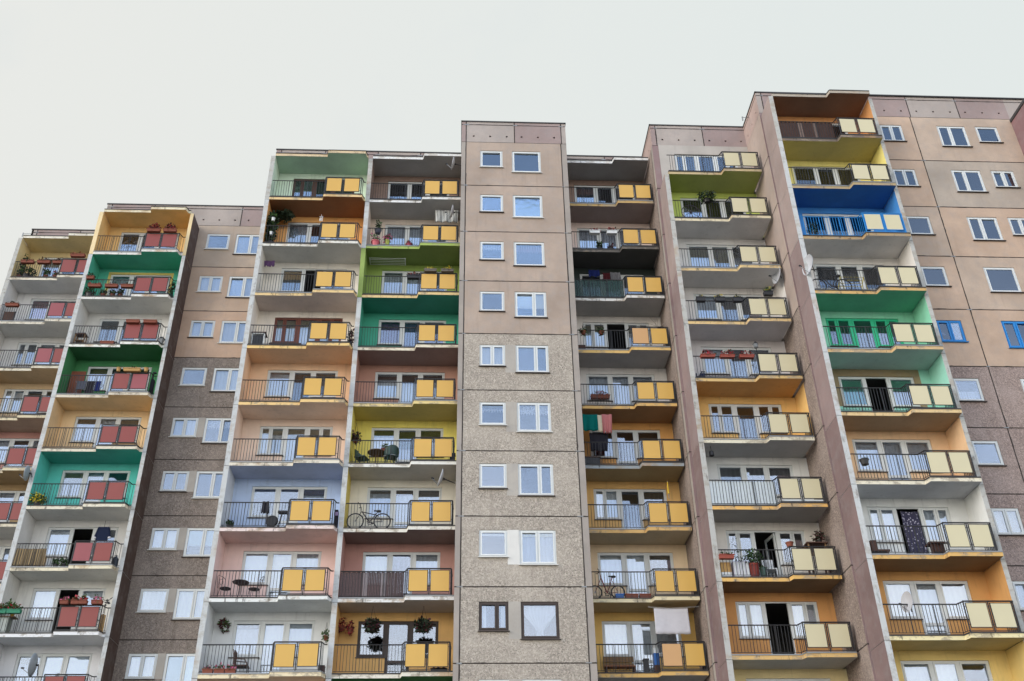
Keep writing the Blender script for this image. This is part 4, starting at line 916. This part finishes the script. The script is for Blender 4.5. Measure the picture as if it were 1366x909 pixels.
# --- block C, right column
for x,l in ((1.10,'left'),(1.90,'right')): flowerbox('%s white and red flower box on the pale pink balcony railing'%l,at(5,2,x,-.08,.80),.46,plW,[flowR,leafD],.3,.12,70)
pot('round green shrub in a pot on the pale pink balcony',at(5,2,1.32,.14,.0),.11,.15,plBk,.24,.14,[leafG,leafD],.4,90)
pot('low reddish plant next to the panel of the pale pink balcony',at(5,2,1.82,.14,.0),.14,.12,plBk,.12,.14,[flowDR,leafD],.4,50)
scr=MB(); scr.box(.02,.05,.20,2.30,.06,1.15)
sm,nt_,b_=nodes('dark_green_netting'); b_.inputs['Base Color'].default_value=(*lin('#123a30'),1); b_.inputs['Roughness'].default_value=.5; b_.inputs['Alpha'].default_value=.72
tag(scr.build('railing_screen',sm,None,(XL[5],YF[5],zb(3))),'dark green see-through netting on the blackish green balcony railing','screen')
cloth('dark blue cloth hung highest in the blackish green balcony',at(5,3,.85,.95,2.2),.5,.34,fab['blue'],'laundry',.04,2,0,'hanging_cloth',.05)
cloth('dark red shirt hung in the blackish green balcony',at(5,3,1.5,.95,2.05),.34,.5,fab['red'],'laundry',.04,2,0,'hanging_cloth',.05)
cloth('striped grey and white cloth hung in the blackish green balcony',at(5,3,1.84,.9,2.05),.46,.44,stripes('grey_and_white_stripes','#8f8f94','#3a3638',7),'laundry',.05,2,.05,'striped_cloth',.08)
for x,l in ((.28,'left'),(1.06,'right')): basket('%s terracotta pot hooked on the railing of the white balcony with open door'%l,at(5,4,x,-.12,.82),.13,.16,.42,terra,[leafD,leafG],.4,60,size=.09)
boxthing('flower_crate','dark crate in the left floor corner of the white balcony with open door','crate',at(5,4,.02,.14,0),[('walls',woodD,[(0,0,0,.36,.02,.30),(0,.26,0,.36,.28,.30),(0,.02,0,.02,.26,.30),(.34,.02,0,.36,.26,.30)]),('soil',plBk,[(.02,.02,.0,.34,.26,.24)])])
o=pot('bare twisted branches at the right end of the white open-doored balcony',at(5,4,3.70,.2,.9),.12,.2,terra,.12,.2,[leafD,flowDR],.4,40); m=MB(); rr=random.Random(3)
for q in range(7):
    p=Vector((0,0,.2)); d=Vector((rr.uniform(-.5,.4),rr.uniform(-.2,.2),1))
    for s in range(5): n_=p+d.normalized()*.17; m.bar(tuple(p),tuple(n_),.012-.0018*s,0,4); p=n_; d+=Vector((rr.gauss(0,.5),rr.gauss(0,.3),rr.gauss(0,.2)))
m.build('branches',plain('pale_bark','#a39b90',.8),o)
flowerbox('terracotta window box of red geraniums on the white balcony above the amber one',at(5,5,1.00,1.06,.88),.78,terra,[leafD,flowR],.4,.14,110)
cloth('teal green towel hung at the left of the amber balcony',at(5,6,.06,.14,2.33),.62,.76,fab['green'],'laundry',.03,2,0,'hanging_towel')
cloth('cream towel hung between the teal and pink towels of the amber balcony',at(5,6,.66,.16,2.32),.2,.80,plain('cream_fabric','#c9bda4',.95),'laundry',.03,1,0,'hanging_towel')
cloth('pink cloth hung to the right of the towels in the amber balcony',at(5,6,.86,.14,2.34),.42,.78,fab['pink'],'laundry',.04,2,-.05,'hanging_cloth',.12)
cloth('black blanket hung below the towels in front of the amber balcony window',at(5,6,.32,.30,1.55),.78,.80,fab['dark'],'laundry',.03,2,-.1,'hanging_blanket',.03)
boxthing('storage_trunk','dark sloping trunk in the left floor corner of the amber balcony','trunk',at(5,6,.05,.12,0),[('trunk_body',plBk,[(0,0,.02,.62,.35,.36)]),('trunk_lid',woodD,[(-.02,-.02,.36,.64,.37,.40)])])
o=thing('flag_pole','yellow rolled flag on a short pole, yellow ochre balcony','flag',at(5,7,3.2,-.30,1.1)); m=MB(); m.bar((0,0,0),(0,0,.75),.010); m.build('pole',chrome,o); m=MB(); m.bar((0,0,.22),(0,0,.72),.035,0,8,.018); m.build('rolled_cloth',fab['pink'] if False else plain('yellow_fabric','#c9a432',.9),o)
for x,w,mm,l in ((1.05,.30,plB,'blue'),(1.50,.46,terra,'long terracotta'),(2.0,.40,terra,'short terracotta')): flowerbox('%s planter on the slab edge right of the folding bicycle'%l,at(5,8,x,.12,.0),w,mm,[leafD,leafG],.3,.0)
quilt,nt_,b_=nodes('quilted_white_cotton'); vo=N(nt_,'ShaderNodeTexVoronoi'); vo.inputs['Scale'].default_value=5.5; nt_.links.new(pos(nt_),vo.inputs['Vector']); b_.inputs['Base Color'].default_value=(*lin('#c3c0c4'),1); b_.inputs['Roughness'].default_value=.95; bump(nt_,b_,vo.outputs['Distance'],.35,.03)
cloth('large white quilted blanket hung above the panels of the golden yellow balcony',at(5,9,2.26,.0,2.30),1.26,.94,quilt,'laundry',.006,2,.03,'hanging_quilt',.02)
o=thing('washing_line','thin washing line carrying the white quilt, golden yellow balcony','washing line',at(5,9,2.05,0,2.30)); m=MB(); m.path([(0,0,.05),(.8,0,.0),(1.9,0,.06)],.006,0,4); m.build('line',plW,o)
boxthing('wooden_bench','brown slatted wooden bench under the window of the golden yellow balcony','bench',at(5,9,.42,.62,0),[('seat',plain('red_brown_wood','#8a5230',.6,0,.3,12),[(0,0,.36,1.12,.11,.40),(0,.13,.36,1.12,.24,.40),(0,.26,.36,1.12,.37,.40)]),('backrest',woodM,[(0,.40,.45,1.12,.43,.58),(0,.40,.62,1.12,.43,.80)]),('leg',woodD,[(.02,0,0,.08,.37,.36)]),('leg',woodD,[(1.04,0,0,1.10,.37,.36)])])
boxthing('blue_container','bright blue plastic container with a white lid beside the golden yellow panels','container',at(5,9,2.12,.1,.28),[('container_body',plB,[(0,0,0,.20,.22,.42)]),('container_lid',plW,[(.0,.0,.42,.20,.22,.60)]),('stand',woodD,[(0,0,-.28,.20,.22,0)])])
boxthing('black_bin','narrow black bin before the door of the golden yellow balcony','bin',at(5,9,1.80,.35,0),[('bin_body',plBk,[(0,0,0,.17,.2,.52)]),('bin_lid',plBk,[(-.02,-.02,.52,.19,.22,.57)])])
# --- block D
plants_o=pot('bushy dark plant hanging over the railing of the lime green balcony',at(6,2,1.55,-.02,.86),.16,.16,plBk,.2,.42,[leafD,leafG],.3,260)
for x,z,y,l in ((.62,.86,-.1,'leftmost'),(1.42,.87,-.1,'second'),(2.16,.87,-.1,'third')): flowerbox('%s black flower box with a pale number plate, white balcony with dish'%l,at(6,4,x,y,z),.36,plBk,[leafD,leafY],.2,.10,50,.18)
flowerbox('black flower box on the cream panels of the white balcony with dish',at(6,4,3.40,-.38,1.02),.36,plBk,[leafG,leafY],.3,.18,80,.18)
redP=plain('red_planter','#8f4030',.5)
for x,l in ((.58,'left'),(1.37,'middle'),(2.15,'right')): flowerbox('%s orange-red planter of red geraniums, white balcony above golden orange one'%l,at(6,5,x,-.10,.84),.56,redP,[leafD,flowR],.55,.16,80,.12)
o=thing('garden_lantern','black lantern on a tall post beside the cream panels of a white balcony','lantern',at(6,5,2.60,-.10,.95)); m=MB(); m.bar((0,0,-.75),(0,0,.36),.018); m.build('post',plBk,o); m=MB(); m.lathe([(.04,.36),(.09,.40),(.11,.56),(.02,.57)],n=6); m.build('glass_body',plain('lantern_glass','#6d7072',.2),o); m=MB(); m.lathe([(.13,.56),(.05,.64),(.01,.70)],n=6); m.build('cap',plBk,o)
boxthing('watering_can','dark blue watering can in the left corner of the red planter balcony','watering can',at(6,5,.10,.12,0),[('can_body',fab['navy'],[(.14,0,0,.34,.2,.26)]),('spout',fab['navy'],[(0,.08,.12,.14,.12,.16),(0,.08,.16,.03,.12,.30)]),('handle',fab['navy'],[(.20,.08,.26,.23,.12,.38),(.20,.08,.36,.38,.12,.39)])])
boxthing('railing_sheet','white folded sheet-metal screen behind the railing of a white balcony','screen',(XL[6],YF[6],zb(7)),[('sheet',plain('white_sheet_metal','#ccd3d6',.4),[(.03+.222*q,.055+.006*(q%2),.20,.03+.222*(q+1)-.006,.065+.006*(q%2),1.14) for q in range(11)]),('edge_strip',plain('white_sheet_metal','#ccd3d6',.4),[(2.62,-.24,.19,4.1,-.23,.30)])])
o=thing('hanging_lamp','small black ceiling lamp in the left corner of the white screened balcony','lamp',at(6,7,.32,.3,2.10)); m=MB(); m.lathe([(.02,.22),(.09,.2),(.10,.02),(.05,0)],n=12); m.build('lamp_body',plBk,o); m=MB(); m.bar((0,0,.2),(0,0,.42),.012); m.build('stem',plBk,o)
flowerbox('long red planter at the left end of the crowded cream white balcony',at(6,8,.26,-.04,.62),.50,redP,[leafD,leafG],.3,.06,40)
pot('small red pot on the left end of the cream panels, crowded cream white balcony',at(6,8,2.56,-.2,1.02),.14,.16,terra,0)
pot('large leafy plant in stacked red pots, crowded cream white balcony',at(6,8,1.28,.22,.0),.20,.52,plain('dark_red_pot','#7a2c24',.6),.34,.36,[leafD,leafG],.4,220)
pot('thin tall twiggy plant left of the window, crowded cream white balcony',at(6,8,.72,.35,.0),.12,.3,terra,.85,.22,[leafD,leafD],.3,80,size=.07)
boxthing('white_cupboard','white slatted cupboard behind the railing, crowded cream white balcony','cupboard',at(6,8,.52,.18,0),[('body',plain('lilac_white_paint','#c3bdcc',.7),[(0,0,0,.56,.3,.62)]),('slat',plW,[(.02+.14*q,-.015,.02,.13+.14*q,0,.60) for q in range(4)])])
boxthing('wicker_box','yellow wicker box under the long red planter, crowded balcony','box',at(6,8,.06,.12,0),[('box_body',woodL,[(0,0,.2,.36,.3,.56)]),('stand',plW,[(0,0,0,.36,.3,.2)])])
boxthing('plastic_chair','white plastic garden chair behind the railing of the crowded balcony','chair',at(6,8,1.72,.3,0),[('seat',plW,[(0,0,.38,.42,.42,.42)]),('backrest',plW,[(.02+.085*q,.40,.46,.08+.085*q,.43,.86) for q in range(5)]),('leg',plW,[(0,0,0,.04,.04,.38)]),('leg',plW,[(.38,0,0,.42,.04,.38)]),('leg',plW,[(0,.38,0,.04,.42,.38)]),('leg',plW,[(.38,.38,0,.42,.42,.38)])])
pot('dark green watering pot near the chair of the crowded balcony',at(6,8,1.58,.14,.0),.12,.34,plG,.05,.1,[leafG,leafG],.2,20)
boxthing('wooden_hutch','open wooden hutch standing above the right panel of the crowded balcony','hutch',at(6,8,3.40,.28,1.02),[('hutch_frame',woodM,[(0,0,0,.05,.05,.32),(.62,0,0,.67,.05,.32),(0,.4,0,.05,.45,.32),(.62,.4,0,.67,.45,.32),(.05,.4,0,.62,.43,.32)]),('roof',woodD,[(-.05,-.06,.32,.74,.50,.36)]),('wire_front',ironM,[(.05+.06*q,.015,0,.058+.06*q,.025,.32) for q in range(10)]),('stand',woodD,[(.0,.0,-1.02,.06,.06,0),(.61,0,-1.02,.67,.06,0),(0,.39,-1.02,.06,.45,0),(.61,.39,-1.02,.67,.45,0)])])
pot('dark red flowering plant standing on the wooden hutch of the crowded balcony',at(6,8,3.92,.48,1.39),.10,.14,plBk,.24,.2,[flowDR,leafD],.5,100)
# --- block E
fence_m=plain('dark_reed','#4a342c',.85,0,.5,20)
def reed(c,j,label,m_,pale):
    o=boxthing('railing_screen',label,'screen',(XL[c],YF[c],zb(j)),[('slats',m_,[(.03+.06*q,.055,.2,.03+.06*q+.056,.068,1.14+.02*((q*7)%3)) for q in range(int((XS[c]-.12)/.06))]),('pale_slats',pale,[(.03+.06*q,.050,.22,.03+.06*q+.05,.054,1.12) for q in (14,15,16,25,26,27)])])
reed(7,1,'dark brown slatted screen along the railing of the top orange balcony',fence_m,plain('pale_reed','#7d6a60',.85,0,.4,20))
reed(4,8,'greyish brown wooden slat screen along the dusty rose balcony railing',plain('grey_brown_slats','#5a4a4a',.85,0,.5,20),plain('pale_grey_slats','#8a7f80',.85,0,.4,20))
pot('leafy blue-green plant behind the blue railing of the bright blue balcony',at(7,3,.52,.16,.0),.14,.2,plBk,.36,.22,[leafD,plain('blue_green_leaves','#2c5560',.7)],.5,140)
o=thing('drying_rack','yellow metal drying rack beside the dark bicycle on a white balcony','drying rack',at(7,4,1.30,.2,0),G_WASH); yl=plain('yellow_metal','#b9a52c',.5); m=MB()
for a in (0,.95): m.path([(a-.22,0,.30),(a,.15,.88)],.016); m.path([(a+.0,.15,.88),(a+.18,.3,0)],.014); m.path([(a-.22,0,.30),(a-.24,0,0)],.012)
for q in range(4): m.bar((0-.22*q/3,.15-.05*q,.88-.19*q),(.95-.22*q/3,.15-.05*q,.88-.19*q),.010,0,5)
m.build('rack_frame',yl,o)
pot('black round pot hooked at the left railing end of the apricot balcony',at(7,7,.42,-.08,.52),.16,.2,plBk,.05,.12,[leafD,leafD],.2,20)
boxthing('balcony_bench','low dark bench with a side box on the white balcony with patterned curtain','bench',at(7,8,.10,.12,0),[('seat',woodD,[(0,0,.14,.62,.3,.20)]),('box_body',woodD,[(0,.0,.2,.20,.3,.52)]),('leg',woodD,[(.5,0,0,.56,.3,.14)])])
boxthing('dark_table','small dark table right of the patterned door curtain','table',at(7,8,2.20,.25,0),[('tabletop',woodD,[(0,0,.48,.55,.4,.53)]),('leg',woodD,[(.05,.05,0,.10,.10,.48)]),('leg',woodD,[(.45,.05,0,.5,.10,.48)]),('drawer_box',woodD,[(.15,.08,.2,.52,.36,.48)])])
pat,nt_,b_=nodes('patterned_dark_curtain'); vo=N(nt_,'ShaderNodeTexVoronoi'); vo.inputs['Scale'].default_value=11; nt_.links.new(pos(nt_),vo.inputs['Vector']); nt_.links.new(ramp(nt_,vo.outputs['Distance'],[(.22,lin('#a9a6b8')),(.34,lin('#34324a'))]),b_.inputs['Base Color']); b_.inputs['Roughness'].default_value=.9
cloth('dark blue curtain with pale flowers hanging in an open balcony door',at(7,8,1.90,1.22,2.02),.62,1.95,pat,'curtain',.03,3,0,'door_curtain')
# roof details
for (x,y,l) in ((-23.9,43.9,'far left roof corner'),(13.2,34.0,'edge of the right block roof')):
    o=thing('roof_bracket','small metal bracket sticking out at the %s'%l,'bracket',(x,y,ZT-.55)); m=MB(); m.bar((-.1,0,.2),(.35,0,.2),.015); m.build('rod',chrome,o); m=MB(); m.bar((-.1,0,.0),(-.1,0,.24),.03); m.build('head',zinc,o)
#CLUTTER_END
# ------------------------------------------------------------------ ground, sky, light, camera
mb=MB(); mb.quad((-600,-600,0),(600,-600,0),(600,600,0),(-600,600,0))
gm,nt,b=nodes('ground_asphalt_and_grass'); v=mix(nt,ramp(nt,noise(nt,pos(nt),.08,5),[(.45,(0,0,0)),(.55,(1,1,1))]),(.17,.16,.15),(.11,.12,.085)); nt.links.new(v,b.inputs['Base Color']); b.inputs['Roughness'].default_value=.95
g=mb.build('ground',gm); g['kind']='structure'; g['label']='flat ground of asphalt and grass in front of the blocks'
SUN_DIR=Vector((-.80,-.425,.36)).normalized()   # towards the sun
wd=bpy.data.worlds.new('World'); SC.world=wd; wd.use_nodes=True; nt=wd.node_tree; nt.nodes.clear()
out=N(nt,'ShaderNodeOutputWorld'); bg=N(nt,'ShaderNodeBackground'); sky=N(nt,'ShaderNodeTexSky'); sky.sky_type='NISHITA'; sky.sun_disc=False
sky.sun_elevation=math.asin(SUN_DIR.z); sky.sun_rotation=math.atan2(SUN_DIR.x,SUN_DIR.y); sky.air_density=1.2; sky.dust_density=2; sky.ozone_density=1.2
tc=N(nt,'ShaderNodeTexCoord'); sp=N(nt,'ShaderNodeSeparateXYZ'); nt.links.new(tc.outputs['Generated'],sp.inputs[0])
cl=noise(nt,tc.outputs['Generated'],1.6,4,.5)
CF=(5.5,5.82,5.73); CB=(10.2,10.0,9.9)
gx=N(nt,'ShaderNodeMapRange'); gx.inputs[1].default_value=-.5; gx.inputs[2].default_value=.35; nt.links.new(sp.outputs['X'],gx.inputs[0])
front=mix(nt,gx.outputs[0],(7.0,7.07,6.8),(6.58,7.0,6.9))
cl2=noise(nt,tc.outputs['Generated'],2.6,5,.55); front=mix(nt,ramp(nt,cl2,[(.5,(0,0,0)),(.72,(.6,)*3)]),front,(5.8,6.35,6.6))
fr=N(nt,'ShaderNodeMapRange'); fr.inputs[1].default_value=-.25; fr.inputs[2].default_value=.20; nt.links.new(sp.outputs['Y'],fr.inputs[0])
skc=mix(nt,1.0,sky.outputs[0],(1.2,1.3,1.4),'MULTIPLY')
cb=noise(nt,tc.outputs['Generated'],2.4,5,.6)
hi=N(nt,'ShaderNodeMapRange'); hi.inputs[1].default_value=.28; hi.inputs[2].default_value=.66; nt.links.new(sp.outputs['Z'],hi.inputs[0])
CBm=mix(nt,hi.outputs[0],CB,(8.0,11.6,17.6))
back=mix(nt,ramp(nt,cb,[(.38,(.55,)*3),(.62,(.97,)*3)]),skc,CBm)
ev=N(nt,'ShaderNodeMapRange'); ev.inputs[1].default_value=.03; ev.inputs[2].default_value=.55; ev.inputs[3].default_value=2.75; ev.inputs[4].default_value=.78; nt.links.new(sp.outputs['Z'],ev.inputs[0])
back=mix(nt,1.0,back,ev.outputs[0],'MULTIPLY')
fin_=mix(nt,fr.outputs[0],back,front); nt.links.new(fin_,bg.inputs[0]); bg.inputs[1].default_value=.10; nt.links.new(bg.outputs[0],out.inputs[0])
sl=bpy.data.lights.new('sun','SUN'); sl.energy=1.4; sl.angle=math.radians(36); sl.color=(1,.95,.88)
so=bpy.data.objects.new('sun',sl); C.objects.link(so); so.rotation_euler=SUN_DIR.to_track_quat('Z','Y').to_euler(); so.location=(-40,-60,80)
cam=bpy.data.cameras.new('camera'); co=bpy.data.objects.new('camera',cam); C.objects.link(co)
cam.sensor_fit='HORIZONTAL'; cam.sensor_width=36; cam.lens=36*1333.418/1366; cam.clip_end=3000; cam.clip_start=.1
p,yw,rl=math.radians(32.3446),math.radians(3.22478),math.radians(-1.00147)
fw=Vector((math.sin(yw)*math.cos(p),math.cos(yw)*math.cos(p),math.sin(p))); r0=Vector((math.cos(yw),-math.sin(yw),0)); u0=r0.cross(fw)
r=math.cos(rl)*r0+math.sin(rl)*u0; u=-math.sin(rl)*r0+math.cos(rl)*u0
M=Matrix(((r.x,u.x,-fw.x,0),(r.y,u.y,-fw.y,0),(r.z,u.z,-fw.z,EYE),(0,0,0,1))); co.matrix_world=M
SC.camera=co
SC.view_settings.view_transform='Standard'; SC.view_settings.look='None'; SC.view_settings.exposure=0.22; SC.view_settings.gamma=1; SC.view_settings.use_curve_mapping=False
SC.cycles.max_bounces=6; SC.cycles.transparent_max_bounces=12; SC.cycles.diffuse_bounces=3; SC.cycles.glossy_bounces=3
